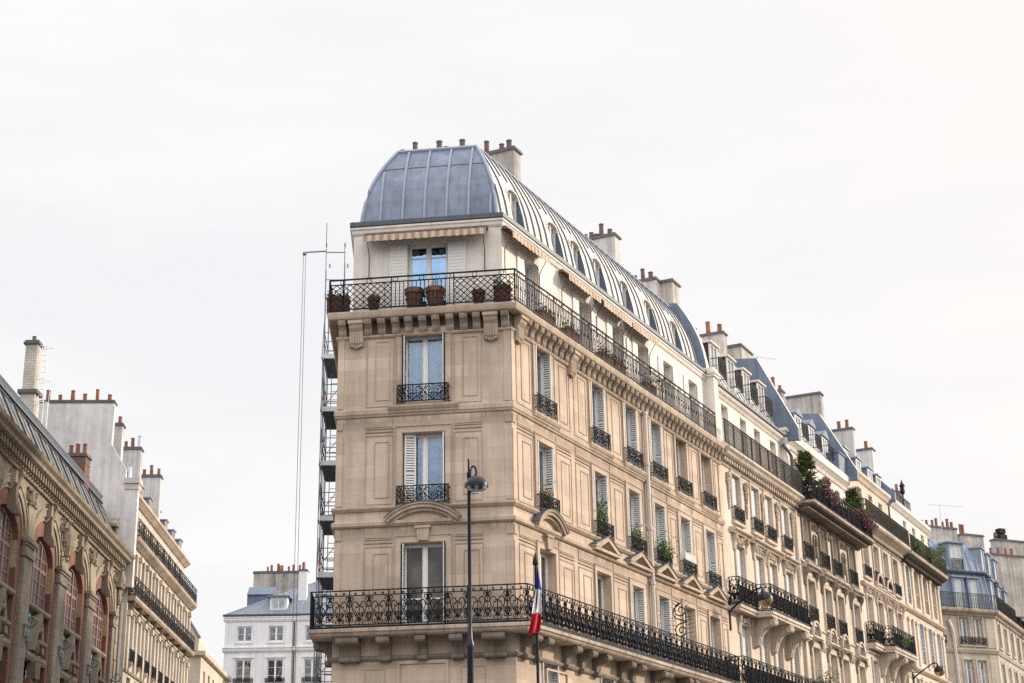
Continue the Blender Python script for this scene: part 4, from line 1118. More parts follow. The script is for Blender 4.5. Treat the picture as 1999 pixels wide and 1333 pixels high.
# ---- fourth house: grey louvred shutters, arched window heads, corner balcony
dx_ = [41.1, 43.3, 45.4, 47.6]
fD = [dict(z0=16.35, z1=18.3, w=1.08, xs=dx_, leaf='closed', guard='iron', gh=.6, lmat='shutter_grey'), dict(z0=12.85, z1=15.3, w=1.08, xs=dx_, leaf='closed', lmat='shutter_grey'), dict(z0=9.6, z1=12.0, w=1.08, xs=dx_, leaf='closed', lmat='shutter_grey'), dict(z0=6, z1=8.4, w=1.08, xs=dx_, leaf='closed', lmat='shutter_grey')]
D = row_building('apartment_building', 'stone house with closed grey louvred shutters, beyond the house with the planted balcony', 39.7, 49.3, 'cream', 'cream_trim', fD, 18.9)
win_trim(D, 'cream_trim', fD, .06, .15)
mould(D, 'cornice', 'cream_trim', 39.7, 49.25, [[(-.4, 18.75), (.25, 18.8), (.42, 18.9), (.6, 19.0), (.66, 19.08), (.66, 19.2), (-.4, 19.24)], [(-.02, 18.5), (.06, 18.52), (.08, 18.58), (-.02, 18.6)]])
dentils(D, 39.8, 49.2, 18.79, .12, .12, .24, .16, 'cream_trim')
rail_run(D, [(39.75, .0), (39.75, .62), (49.2, .62)], 19.22, lambda m, L: simple_rail(m, L, .95, .13, False), 'attic_railing', 'iron_brown')
mould(D, 'string_course', 'cream_trim', 39.72, 49.25, [[(-.02, 15.72), (.12, 15.74), (.22, 15.84), (.22, 15.92), (-.02, 15.96)], [(-.02, 12.3), (.1, 12.32), (.12, 12.42), (-.02, 12.46)]])
for c in dx_: 
    ob('carving', carving(.8, .26, int(c*7)), D, Matrix.Translation((c, -.04, 15.55)))
    for s in (-1, 1): ob('console', console(.6, .2, .18), D, Matrix.Translation((c+s*.75, 0, 15.72)))
for c in dx_[1:3]: ob('arched_pediment', arch_ped(1.5), D, Matrix.Translation((c, 0, 16.05)))
m = MB(); slab_poly(m, [(39.9, .45), (41.7, .45), (41.9, .95), (46.8, .95), (47.0, .45), (48.9, .45)], 12.5, 12.78); m.build('balcony_slab', 'cream_trim', D)
rail_run(D, [(39.95, 0), (39.95, .4), (41.75, .4), (41.95, .9), (46.75, .9), (46.95, .4), (48.85, .4)], 12.8, lambda m, L: balcony_rail(m, L, 1.05, 0, .45, .014))
for x in (42.2, 44.3, 46.5): ob('bracket', bigbr(.4, .9, 1.2), D, Matrix.Translation((x, 0, 12.49)))
attic(D, 39.9, 48.8, 19.2, 22.0, [42.5, 44.8, 46.95], .88, (19.5, 21.45), 'cream')
mould(D, 'eaves_moulding', 'cream', 39.9, 48.8, [[(-.34, 21.75), (-.25, 21.78), (-.15, 21.95), (-.05, 22.05), (-.05, 22.2), (-.9, 22.22), (-.9, 21.75)]])
slope_roof(D, 39.7, 49.0, [(-.25, 22.2), (-1.5, 23.6), (-4, 24.6)], 'roof_slate', .7)
for c in (41.2, 43.8, 46.3, 48.2): lucarne(D, c, .9, .55, 22.4, 23.3, 1.6, 'white_paint', 'zinc_blue', 'zinc_seam', 0, False)
chimney(D, I4, 49.9, 50.25, 2.2, 8.2, 23.5, 26.8, 'grey_wall', [(.06, .5), (.14, .5), (.5, .42), (.58, .42), (.66, .42), (.74, .42), (.85, .4)])
chimney(D, I4, 54.4, 55.0, 2.2, 6.5, 23.0, 26.6, 'party_wall', [(.1, .5), (.3, .5), (.5, .42), (.7, .42), (.9, .42)])
upstand(D, 48.85, 49.15, [(-.15, 22.2), (-1.5, 23.6)], .4, base=.3)

# ---- fifth house, at the end of the block
ex_ = [50.55, 52.9, 55.2, 57.5]
fE = [dict(z0=16.3, z1=18.58, w=1.1, xs=ex_, leaf=['far', None, 'half', None], lmat='shutter_grey', guard='cast', gh=.85), dict(z0=13.1, z1=15.45, w=1.12, xs=ex_, leaf=[None, 'far', 'far', 'far'], lmat='shutter_grey', guard='cast', gh=.8), dict(z0=9.6, z1=12.1, w=1.1, xs=ex_, leaf='far', lmat='shutter_grey', guard='cast', gh=.8)]
Eb = row_building('apartment_building', 'end house of the row with pale scroll panels under its windows', 49.3, 59.0, 'cream', 'cream_trim', fE, 18.9)
for x in (49.75, 51.72, 54.05, 56.35, 58.6):
    for a, b_ in ((16.1, 18.5), (12.9, 15.4), (9.4, 12.2)): m = MB(); m.box(x-.22, x+.22, -.09, .02, a, b_-.16); m.box(x-.27, x+.27, -.13, .02, b_-.16, b_); m.build('pilaster', 'cream', Eb)
for z in (15.75, 12.45):
    mould(Eb, 'string_course', 'cream_trim', 49.35, 59.0, [[(-.02, z), (.1, z+.02), (.22, z+.12), (.24, z+.22), (-.02, z+.26)]])
mould(Eb, 'cornice', 'deep_shade_stone', 49.28, 59.0, [[(-.4, 18.62), (.2, 18.66), (.5, 18.8), (.62, 18.88), (-.4, 18.9)]])
mould(Eb, 'balcony_slab', 'slab_stone', 49.28, 59.0, [[(-.4, 18.902), (.66, 18.902), (.70, 18.98), (.70, 19.08), (-.4, 19.1)]])
dentils(Eb, 49.4, 58.9, 18.68, .14, .14, .32, .14, 'deep_shade_stone')
rail_run(Eb, [(49.3, .66), (58.9, .66), (58.9, 0)], 19.1, lambda m, L: simple_rail(m, L, .98, .12, False), 'attic_railing', 'iron_brown')
attic(Eb, 49.3, 58.9, 19.1, 22.0, [52.75, 55.1, 57.45], .85, (19.4, 21.55), 'render_white')
mould(Eb, 'eaves_moulding', 'render_white', 49.3, 58.9, [[(-.34, 21.8), (-.25, 21.83), (-.15, 21.95), (-.05, 22.05), (-.05, 22.25), (-.9, 22.25), (-.9, 21.8)]])
slope_roof(Eb, 49.2, 58.9, [(-.25, 22.25), (-1.6, 23.1), (-4, 23.9)], 'roof_slate', .7)
rail_run(Eb, [(50.5, -.35), (55, -.35)], 22.28, lambda m, L: simple_rail(m, L, .8, .2, False), 'roof_railing')
chimney(Eb, I4, 58.4, 58.8, 1.5, 5.0, 22.5, 24.6, 'grey_wall', [(.1, .5), (.35, .45)])
m = MB(); m.tube([(57.2, 1.2, 22.4), (57.2, 1.2, 24.3)], .05, 6); m.lathe([(.08, 0), (.16, .1), (.13, .5), (.2, .52), (.06, .75), (.02, .95)], 8, (57.2, 1.2, 24.2)); m.build('chimney_cowl', 'iron', Eb)

# ------------------------------------------------------------------ blue-roofed corner house across the next side street
FA = R(26)
F = thing('apartment_building', 'stone corner house with blue curved mansard roof at the right edge', 'building', (34.0456, 112, 0), FA)
B2 = R(37.7)
FP = [(-9, 0), (0, 0), (24*math.cos(B2), 24*math.sin(B2))]
FR2 = Matrix.Rotation(B2, 4, 'Z')
c1 = [-5.2, -2.78, -1.56]; c2 = [1.55, 4.2, 6.85, 9.5, 12.1, 14.8]
m = MB(); m.wall(-9, 0, 0, 19.1, [(c-.42, c+.42, a, b) for c in c1 for a, b in ((16.9, 18.78), (13.5, 15.82), (10.2, 12.6))], .3)
m.T = FR2; m.wall(0, 24, 0, 19.1, [(c-.5, c+.5, a, b) for c in c2 for a, b in ((16.9, 18.62), (13.5, 15.75), (10.2, 12.6))], .3); m.T = I4
m.build('wall', 'grey_stone', F)
for c in c1:
    window(F, I4, c, 16.9, .84, 1.88, rv=.3, guard='iron', gh=.55, curtain='white_paint'); window(F, I4, c, 13.5, .84, 2.32, rv=.3, glass='glass_sky', tr=.7); window(F, I4, c, 10.2, .84, 2.4, rv=.3)
for c in c2:
    window(F, FR2, c, 16.9, 1.0, 1.72, rv=.3, glass='glass'); window(F, FR2, c, 13.5, 1.0, 2.25, rv=.3, glass='glass'); window(F, FR2, c, 10.2, 1.0, 2.4, rv=.3)
m = MB()
m.sweep(FP, [(-.02, 16.25), (.08, 16.28), (.12, 16.4), (.16, 16.5), (.16, 16.56), (-.02, 16.6)]); m.sweep(FP, [(-.02, 12.95), (.08, 12.98), (.12, 13.1), (.12, 13.2), (-.02, 13.24)])
m.build('string_course', 'grey_stone', F)
m = MB(); m.sweep(FP, [(-.3, 18.85), (.1, 18.88), (.2, 19.02), (.36, 19.1), (.42, 19.2), (.42, 19.36), (-.6, 19.4)]); m.build('balcony_slab', 'slab_stone', F)
for T, cs, w in ((I4, c1, .84), (FR2, c2, 1.0)):
    for c in cs:
        for a, b in ((16.9, 18.78), (13.5, 15.82)):
            def mk():
                m = MB(); m.box(-w/2-.16, -w/2-.01, -.05, .02, -.03, b-a+.1); m.box(w/2+.01, w/2+.16, -.05, .02, -.03, b-a+.1); m.box(-w/2-.2, w/2+.2, -.12, .02, -.16, -.035); return m.mesh('window_surround', 'grey_stone')
            ob('window_surround', cached(('ftrim', w, a), mk), F, T @ Matrix.Translation((c, 0, a)))
for a, b, z0, z1 in ((-.8, -.04, 13.4, 16.2), (-.8, -.04, 16.7, 18.8), (-4.1, -3.5, 9, 16.2), (-4.1, -3.5, 16.65, 18.8)):
    m = MB(); m.box(a, b, -.05, .02, z0, z1); m.build('pilaster', 'grey_stone', F)
m = MB(); m.T = Matrix.Translation((-9, -.38, 19.39)); simple_rail(m, 9+offs(FP, 1, .38)[0], 1.05, .15, False)
q = offs(FP, 1, .38); m.T = Matrix.Translation((q[0], q[1], 19.39)) @ FR2; simple_rail(m, 22, 1.05, .15, False); m.T = I4; m.build('balcony_railing', 'iron', F)
PF1 = [(-.12, 19.4), (-.2, 20.6), (-.42, 22.0)]; PF2 = [(-.40, 22.2), (-.55, 22.7), (-.75, 23.3), (-1.05, 23.9), (-1.45, 24.45)]
m = MB(); m.sweep(FP, PF1, False); m.sweep(FP, PF2, False)
m.mi = 1; m.sweep(FP, [(-.6, 22.02), (-.12, 22.04), (-.10, 22.16), (-.2, 22.2), (-.6, 22.22)])
m.mi = 0; q = [offs(FP, i, -1.45) for i in range(3)]; m.face([(*q[0], 24.45), (*q[1], 24.45), (*q[2], 24.45), (q[2][0]-8, q[2][1]+5, 24.8), (-9, 10, 24.8)])
for T, L in ((I4, 9), (FR2, 22)):
    for i in range(int(L/.62)):
        x = -(i+.9)*.62 if T is I4 else (i+.9)*.62
        for prof in (PF1, PF2):
            for (k0, z0), (k1, z1) in zip(prof, prof[1:]):
                dx, dz = -(k1-k0), z1-z0; LL = math.hypot(dx, dz); ny, nz = -dz/LL*.04, dx/LL*.04
                m.T = T; m.extr([(-k0, z0), (-k0+ny, z0+nz), (-k1+ny, z1+nz), (-k1, z1)], x-.02, x+.02)
m.T = I4; m.tube([(*offs(FP, 1, k), z) for k, z in PF1], .06, 6); m.tube([(*offs(FP, 1, k), z) for k, z in PF2], .06, 6)
m.build('mansard_roof', ['zinc_pale', 'gutter'], F)
def mdormer(M, c, w, z0, z1, y0, back, rail=False):
    d = MB(); hw = w/2
    d.box(c-hw-.22, c-hw-.01, y0, y0+back, z0-.05, z1+.12); d.box(c+hw+.01, c+hw+.22, y0, y0+back, z0-.05, z1+.12); d.box(c-hw-.01, c+hw+.01, y0+.002, y0+back, z1, z1+.12)
    d.box(c-hw-.32, c+hw+.32, y0-.12, y0+back, z1+.122, z1+.22)
    o = d.build('dormer', 'zinc_pale', F, M)
    f = MB(); f.frame(c-hw, c+hw, z0, z1, .06, y0+.05, y0+.1); f.box(c-.03, c+.03, y0+.05, y0+.1, z0+.06, z1-.06); f.build('dormer_frame', 'white_paint', o, I4)
    p = MB(); p.face([(c-hw+.05, y0+.085, z0+.05), (c+hw-.05, y0+.085, z0+.05), (c+hw-.05, y0+.085, z1-.05), (c-hw+.05, y0+.085, z1-.05)]); p.build('pane', 'blind_grey', o, I4)
    if rail: r = MB(); r.T = Matrix.Translation((c-hw, y0-.05, z0)); simple_rail(r, w, .75, .1, False); r.T = I4; r.build('dormer_railing', 'iron', o, I4)
mdormer(I4, -2.45, 1.05, 22.3, 24.05, .38, 1.1, True); mdormer(I4, -5.6, 1.05, 22.3, 24.05, .38, 1.1, True)
for c in (-2.9, -1.5): mdormer(I4, c, .62, 19.45, 21.5, .02, .5)
for c in (.9, 3.5, 6.0, 8.6, 11.2): mdormer(FR2, c, .8, 22.35, 23.9, .42, 1.1)
for c in (1.3, 4.2, 7.0, 9.7, 12.4): mdormer(FR2, c, .8, 19.5, 21.6, .06, .5)
chimney(F, I4, -3.6, .2, 3.0, 3.5, 24.3, 25.9, 'old_wall', [(.08, .4), (.2, .42), (.32, .45), (.46, .45), (.56, .7), (.72, .45), (.84, .75), (.94, .5)])
chimney(F, I4, .9, 2.9, 3.2, 3.8, 23.4, 25.6, 'old_wall', [(.06, .75), (.16, .7)])
chimney(F, I4, 4.5, 8.2, 4.4, 5.0, 20, 24.6, 'old_wall', [(.1, .5), (.3, .5), (.5, .5), (.66, .5)])
chimney(F, I4, 6.7, 12, 6.0, 6.6, 20, 26.2, 'old_wall', [(.05, .55), (.12, .5, 'pot_brown')])
m = MB(); m.box(-.35, .35, -.3, .3, 0, .35); m.box(-.25, .25, -.2, .2, .35, .5); m.box(-.3, .3, -.25, .25, .5, .85); m.build('vent_box', 'iron', F, Matrix.Translation((7.6, 6.3, 26.35)))
m = MB(); m.tube([(-3.95, -.14, 8), (-3.95, -.14, 17.2), (-4.05, -.2, 17.8), (-4.3, -.16, 18.5)], .11, 8); m.build('drain_pipe', 'pipe', F, None, True)

# ------------------------------------------------------------------ white house closing the side street
Mh = thing('townhouse', 'white rendered house with grey zinc hipped roof, behind the scaffold tower', 'building', (-24.24, 130, 0), R(1))
mx_ = [1.64, 4.25, 7.28, 10.2]
m = MB(); m.wall(0, 22, 0, 22.6, [(c-w/2, c+w/2, a, b) for c in mx_ for w, a, b in ((1.25, 20.75, 22.06), (1.32, 17.35, 19.32), (1.32, 13.8, 16))], .16)
m.face([(0, 0, 0), (0, 0, 22.6), (0, 12, 22.6), (0, 12, 0)]); m.build('wall', 'townhouse', Mh)
for c in mx_:
    window(Mh, I4, c, 20.75, 1.25, 1.31, rv=.16, bars=1, glass='glass'); window(Mh, I4, c, 17.35, 1.32, 1.97, rv=.16, bars=2, glass='glass', guard='iron', gh=.5, gy=-.05); window(Mh, I4, c, 13.8, 1.32, 2.2, rv=.16, bars=2)
m = MB()
for z, d in ((19.9, .18), (22.42, .14)): m.extr([(.02, z), (-d*.5, z+.02), (-d, z+.16), (-d, z+.28), (-d*1.4, z+.34), (-d*1.4, z+.4), (.02, z+.44)], -.12, 22)
for c in mx_:
    for a, b, w in ((17.35, 19.32, 1.32), (20.75, 22.06, 1.25)):
        m.box(c-w/2-.1, c-w/2-.005, -.04, .01, a, b+.1); m.box(c+w/2+.005, c+w/2+.1, -.04, .01, a, b+.1); m.box(c-w/2-.16, c+w/2+.16, -.09, .01, a-.13, a-.015)
    m.box(c-.85, c+.85, -.1, .01, 19.44, 19.54)
m.build('mouldings', 'townhouse', Mh)
m = MB(); m.tube([(5.75, -.1, 5), (5.75, -.1, 22.4)], .07, 7); m.build('drain_pipe', 'gutter', Mh, None, True)
m = MB(); m.extr([(0, 22.87), (-.2, 22.87), (-.22, 23.02), (0, 23.0)], -.2, 22); m.build('gutter', 'gutter', Mh)
m = MB(); e = 22.95
m.face([(-.15, -.18, e), (22, -.18, e), (22, 5, 26.6), (7.0, 5, 26.6)]); m.face([(-.15, 12, e), (-.15, -.18, e), (7.0, 5, 26.6), (7.0, 9, 26.6)])
m.mi = 1
for i in range(24):
    x = .6+i*.8; t0 = 0; t1 = min(1, (x+.15)/7.15)
    p0 = Vector((x, -.18, e)); p1 = Vector((x, -.18+5.18*t1, e+3.65*t1)); m.tube([p0, p1], .035, 4)
m.tube([(-.15, -.18, e), (7, 5, 26.6)], .07, 5); m.tube([(7, 5, 26.6), (22, 5, 26.6)], .07, 5)
m.build('roof', ['roof_slate', 'zinc_seam'], Mh)
for c in (4.3, 8.7):
    d = MB(); d.frame(c-.72, c+.72, 23.35, 24.55, .14, .55, .63); d.box(c-.72, c+.72, .63, 2.2, 23.3, 24.55); d.mi = 1; d.box(c-.95, c+.95, .3, 2.6, 24.56, 24.66); d.mi = 2; d.box(c-.8, c+.8, .5, .62, 23.0, 23.34)
    o = d.build('dormer', ['townhouse', 'roof_slate', 'zinc_blue'], Mh)
    f = MB(); f.frame(c-.57, c+.57, 23.5, 24.4, .06, .56, .6); f.box(c-.04, c+.04, .56, .6, 23.56, 24.34); f.build('dormer_frame', 'white_paint', o, I4)
    p = MB(); p.face([(c-.52, .59, 23.55), (c+.52, .59, 23.55), (c+.52, .59, 24.35), (c-.52, .59, 24.35)]); p.build('pane', 'glass_sky', o, I4)
m = MB(); m.extr([(2.2, 24.0), (2.2, 25.0), (2.0, 25.05), (3.2, 25.9), (4, 25.9), (4, 24)], 1.4, 3.6); m.build('roof_hatch', 'zinc_blue', Mh)
chimney(Mh, I4, 1.3, 5.5, 6.0, 6.7, 23, 27.6, 'old_wall', [(.28, .45), (.36, .6), (.5, .65), (.58, .6), (.72, .45), (.82, .6), (.95, .6)], .2)
chimney(Mh, I4, 5.75, 6.45, 2.0, 2.9, 23.5, 27.0, 'townhouse', [(.15, .5), (.5, .75), (.85, .5)], .15)
chimney(Mh, I4, 3.3, 3.9, 5.5, 6.0, 23, 27.5, 'old_wall', [(.5, .6)])

# ------------------------------------------------------------------ left side of the side street
LA = R(93.2); PL = (-21.1, 82.5, .4); PL2 = (-20.72, 83.2, 0)
L2 = thing('apartment_building', 'stone house with two long dark iron balconies and blank gable wall topped by red pots', 'building', PL2, LA)
lx = [1.2+2.33*i for i in range(9)]
fl2 = [(16.6, 19.0), (13.1, 15.6), (9.7, 12.3)]
m = MB(); m.wall(-.4, 21.6, 0, 19.4, [(c-.55, c+.55, a, b) for c in lx for a, b in fl2], .35)
m.face([(21.6, 0, 0), (21.6, 10, 0), (21.6, 10, 19.4), (21.6, 0, 19.4)]); m.face([(-.4, .5, 0), (-.4, 0, 0), (-.4, 0, 17), (-.4, .5, 17)]); m.build('wall', 'pale_grey', L2)
for c in lx:
    window(L2, I4, c, 16.6, 1.1, 2.4, rv=.35, leaf='half', lmat='shutter_grey', glass='glass'); window(L2, I4, c, 13.1, 1.1, 2.5, rv=.35, leaf='closed', lmat='blind_grey', guard='iron', gh=.7); window(L2, I4, c, 9.7, 1.1, 2.6, rv=.35, leaf='half', lmat='shutter_grey', guard='iron', gh=.7)
for i in range(10):
    x = lx[0]-1.165+i*2.33
    for a, b in ((16.5, 19.0), (12.6, 15.7)): m = MB(); m.box(x-.2, x+.2, -.12, .02, a, b-.3); m.box(x-.26, x+.26, -.2, .02, b-.3, b-.02); m.build('pilaster', 'cream_trim', L2)
for c in lx: ob('console', console(.7, .34, .22, 'under_shade_stone'), L2, Matrix.Translation((c-1.165, 0, 16.14))); ob('console', console(.55, .3, .2, 'cream_trim'), L2, Matrix.Translation((c-.78, 0, 13.0))); ob('window_hood', hood(1.5, 'cream_trim', .22), L2, Matrix.Translation((c, 0, 15.66)))
mould(L2, 'cornice', 'slab_stone', -.35, 21.8, [[(-.3, 19.15), (.1, 19.2), (.25, 19.32), (.38, 19.42), (.42, 19.5), (.42, 19.62), (-.6, 19.64)], [(-.02, 12.45), (.1, 12.47), (.14, 12.56), (-.02, 12.6)]])
mould(L2, 'balcony_slab', 'slab_stone', -.35, 21.8, [[(-.02, 16.15), (.34, 16.18), (.42, 16.28), (.42, 16.42), (-.02, 16.44)]])
rail_run(L2, [(-.3, 0), (-.3, .37), (21.75, .37)], 19.64, lambda m, L: balcony_rail(m, L, .95, 0, .7, .0085)); rail_run(L2, [(-.3, 0), (-.3, .37), (21.75, .37)], 16.44, lambda m, L: balcony_rail(m, L, 1.0, 0, .7, .0085))
attic(L2, -.4, 21.4, 19.6, 22.2, lx, .85, (19.75, 21.6), 'pale_grey', .5)
mould(L2, 'eaves_moulding', 'cream_trim', -.4, 21.5, [[(-.52, 22.05), (-.4, 22.08), (-.2, 22.25), (-.1, 22.32), (-.1, 22.46), (-1, 22.5)]])
slope_roof(L2, -.4, 21.4, [(-.4, 22.48), (-2.6, 23.9)], 'zinc', .7)
for c in (5, 8, 11, 14, 17, 20): lucarne(L2, c, .8, .6, 22.6, 23.6, 1.6, 'pale_grey', 'roof_slate', 'zinc_seam', 0, False)
# blank gable against the lower neighbour
m = MB(); pr = [(.5, 0), (.5, 16.8), (-.28, 16.8), (-.28, 22.4), (.42, 22.4), (.42, 23.2), (1.32, 24.65), (1.28, 26.8), (9.2, 27.0), (9.2, 0)]
m.extr(pr[::-1], -.85, -.42); m.build('gable_wall', 'party_wall', L2)
m = MB(); m.box(-.95, 0, -.36, .48, 22.42, 22.72); m.box(-.89, -.04, -.31, .43, 22.1, 22.4); m.build('gable_pier_cap', 'pale_grey', L2)
ch = chimney(L2, I4, -.8, -.2, 1.34, 9.1, 26.7, 27.01, 'party_wall', [(.04+.087*i, .42 if i % 2 == 0 else .66) for i in range(11)], .16)
chimney(L2, I4, 1.5, 2.1, 1.25, 1.7, 23, 26.35, 'grey_wall', [(.5, .45)], .18); chimney(L2, I4, 5, 5.6, .8, 1.9, 22.5, 25.9, 'grey_wall', [(.14, .75, 'blind_grey'), (.5, .62), (.85, .38)], .18)
chimney(L2, I4, 10, 10.6, .45, 1.7, 22.3, 25.5, 'grey_wall', [(.14, .42), (.5, .66), (.85, .42)], .18)
m = MB(); m.tube([(-.5, .3, 22.7), (-.5, .3, 23.4)], .11, 8); m.build('flue', 'galv', L2, None, True)

L3 = thing('apartment_building', 'small sunlit pale gabled house beyond the far end of the balconies', 'building', (-22.6, 112.5, 0), LA)
m = MB(); m.wall(0, 16, 0, 17.4, [(c-.5, c+.5, a, a+2) for c in (2, 4.5, 7) for a in (11, 14.4)], .3); m.face([(0, 6, 0), (0, 0, 0), (0, 0, 17.4), (0, 6, 17.4)]); m.build('wall', 'cream', L3)
for c in (2, 4.5, 7):
    for a in (11, 14.4): window(L3, I4, c, a, 1, 2, rv=.3)
m = MB(); m.box(-.2, 16, -.3, .2, 17.3, 17.62); m.box(-.2, 16, -.25, .2, 13.4, 13.66); m.box(-.25, -.02, .2, 6, 13.4, 13.66); m.box(-.25, -.02, .2, 6, 17.3, 17.6); m.build('cornice', 'cream_trim', L3)
m = MB(); m.extr([(.2, 17.64), (.2, 18.5), (1.2, 20.1), (1.9, 21.2), (3.2, 20.0), (4, 20.0), (6, 17.64)][::-1], -.1, 3); m.build('gable_wall', 'cream', L3)
m = MB(); m.face([(3, .1, 17.6), (16, .1, 17.6), (16, 3, 20), (3, 3, 20)]); m.tube([(-.15, .1, 18.5), (-.15, 1.9, 21.3), (-.15, 3.3, 20.0)], .1, 5); m.build('roof', 'roof_slate', L3)
chimney(L3, I4, .4, 1.2, 2.6, 3.6, 19, 21.9, 'cream', [])

# ---- school: brick and stone with tall arched windows
L1 = thing('school_building', 'ornate red brick and stone building with tall arched windows and stone pilasters', 'building', PL, LA)
bays = [(-31.1, -26.3), (-24.9, -20.1), (-18.8, -13.95), (-12.4, -7.7), (-6.3, -1.55)]
m = MB()
edges = [-33.0]+[v for b_ in bays for v in b_]+[-.4]
for i in range(0, len(edges), 2):   # stone piers in front
    m.wall(edges[i], edges[i+1], -.4, 17.5, [], .35)
for a, b_ in bays:
    c, hw = (a+b_)/2, (b_-a)/2; n = 16
    o = arc(c, 14.7, hw, PI, 0, n, 1.75)
    for (xa, za), (xb, zb) in zip(o, o[1:]):
        m.face([(xa, 0, za), (xb, 0, zb), (xb, 0, 17.5), (xa, 0, 17.5)]); m.face([(xa, 0, za), (xa, .10, za), (xb, .10, zb), (xb, 0, zb)])
    m.face([(a, 0, 0), (a, 0, 14.7), (a, .10, 14.7), (a, .10, 0)]); m.face([(b_, 0, 14.7), (b_, 0, 0), (b_, .10, 0), (b_, .10, 14.7)])
m.build('wall', 'school_stone', L1)
def archw(m, c, hw, ow, z0, zs, zr, zt, y, rv, lo=0):
    """brick wall with one segmental-arched opening"""
    m.face([(c-hw, y, lo), (c-ow, y, lo), (c-ow, y, zs), (c-hw, y, zs)]); m.face([(c+ow, y, lo), (c+hw, y, lo), (c+hw, y, zs), (c+ow, y, zs)])
    o = arc(c, zs, ow, PI, 0, 12, zr); p = [(c-hw, zs)]+[(c-hw+2*hw*i/10, zt) for i in range(11)]+[(c+hw, zs)]
    for (q0, q1), (r0_, r1_) in zip(zip(o, o[1:]), zip(p, p[1:])): m.face([(q0[0], y, q0[1]), (q1[0], y, q1[1]), (r1_[0], y, r1_[1]), (r0_[0], y, r0_[1])])
for i, (a, b_) in enumerate(bays):
    c, hw = (a+b_)/2, (b_-a)/2; ow = hw-.58; zs, zr = 14.6, 1.0
    m = MB(); archw(m, c, hw+.05, ow, 0, zs, zr, 16.6, .08, .8)
    for s in (-1, 1):
        x = c+s*ow
        for z0, z1, mi in ((12.6, 13.5, 2), (13.5, zs, 1), (0, 12.4, 2)):
            m.mi = mi; q = [(x, .08, z0), (x, .08, z1), (x, .45, z1), (x, .45, z0)]; m.face(q if s < 0 else q[::-1])
    m.mi = 0; o = arc(c, zs, ow, PI, 0, 12, zr)
    for (xa, za), (xb, zb) in zip(o, o[1:]): m.face([(xa, .08, za), (xa, .45, za), (xb, .45, zb), (xb, .08, zb)])
    m.mi = 2; m.face([(c-ow, 0.46, 0), (c+ow, 0.46, 0), (c+ow, 0.46, 12.4), (c-ow, 0.46, 12.4)])
    m.build('brick_bay', ['red_brick', 'yellow_brick', 'dark_brick'], L1)
    # archivolt, keystone console, spandrel carving
    m = MB(); n = 16
    for r0_, r1_, y0, y1 in ((0, .28, -.05, .02), (.28, .36, -.09, .02), (-.18, 0, .02, .09)):
        p, q = arc(c, 14.72, hw+r0_, 0, PI, n, 1.73+r0_), arc(c, 14.72, hw+r1_, 0, PI, n, 1.73+r1_)
        for k in range(n): m.extry([p[k], q[k], q[k+1], p[k+1]], y0, y1)
    for k, rr in enumerate((0, .1)): m.extr([(.02, 16.3-rr), (-.24+rr*.5, 16.45), (-.26+rr*.5, 16.9), (.02, 17.0)], c-.55+rr, c+.55-rr)
    p, q = arc(c, 16.1, .95, .15, PI-.15, 10, .75), arc(c, 16.1, 1.15, .15, PI-.15, 10, .95)
    m.build('archivolt', 'school_trim', L1)
    m = MB(); m.extr([(.1, 17.1), (-.36, 17.05), (-.40, 16.9), (-.32, 16.7), (-.2, 16.3), (-.24, 15.7), (-.36, 15.45), (-.3, 15.2), (-.16, 15.22), (.1, 15.5)], c-.18, c+.18)
    m.T = Matrix.Translation((c, -.30, 16.9)) @ Matrix.Rotation(PI/2, 4, 'Y'); m.lathe([(.13, -.21), (.13, .21)], 10); m.T = Matrix.Translation((c, -.27, 15.32)) @ Matrix.Rotation(PI/2, 4, 'Y'); m.lathe([(.11, -.2), (.11, .2)], 10); m.T = I4
    m.build('keystone_console', 'carving', L1)
    ob('carving', cached('spandrel%d' % (i % 2), lambda: carving(1.5, 1.0, 90+i % 2, 'carving', 60, .12)), L1, Matrix.Translation((b_+.42, -.03, 16.55)))
    # window with its mullions
    m = MB(); y0, y1 = .32, .38
    o = arc(c, zs, ow-.03, 0, PI, 12, zr-.03); q = arc(c, zs, ow-.17, 0, PI, 12, zr-.15)
    for k in range(12): m.extry([q[k], o[k], o[k+1], q[k+1]], y0, y1)
    for x in (c-ow+.03, c-ow*.36, c+ow*.36-.1, c+ow-.16): m.box(x, x+.13, y0-.02, y1, 12.62, zs+zr*.75)
    for x in [c-ow*.7, c-ow*.02, c+ow*.66]: m.box(x, x+.05, y0+.01, y1-.01, 12.62, zs+zr*.6)
    for z in (12.62, 13.2, 13.75, 14.25, 14.75): m.box(c-ow+.15, c+ow-.15, y0+.012, y1-.012, z, z+(.14 if z in (12.62, 14.25) else .05))
    f = m.build('arched_window', 'pink_frame', L1)
    m = MB(); o = arc(c, zs, ow-.1, 0, PI, 12, zr-.1); m.face([(c-ow+.1, .36, 12.65)]+[(c+ow-.1, .36, 12.65)]+[(x, .36, z) for x, z in o]); m.build('pane', 'pane_pink', f, I4)
    # sill, ceramic spandrel with a little stone gablet and turquoise bosses
    m = MB(); m.extr([(.42, 12.38), (.06, 12.38), (.0, 12.45), (.0, 12.56), (.42, 12.62)], c-ow-.08, c+ow+.08); m.extr([(.42, 10.3), (.1, 10.3), (.04, 10.45), (.04, 10.6), (.42, 10.7)], c-ow-.02, c+ow+.02)
    m.build('sill', 'school_trim', L1)
    m = MB(); m.face([(c-ow, .30, 10.6), (c+ow, .30, 10.6), (c+ow, .30, 12.4), (c-ow, .30, 12.4)]); m.build('ceramic_panel', 'ceramic', L1)
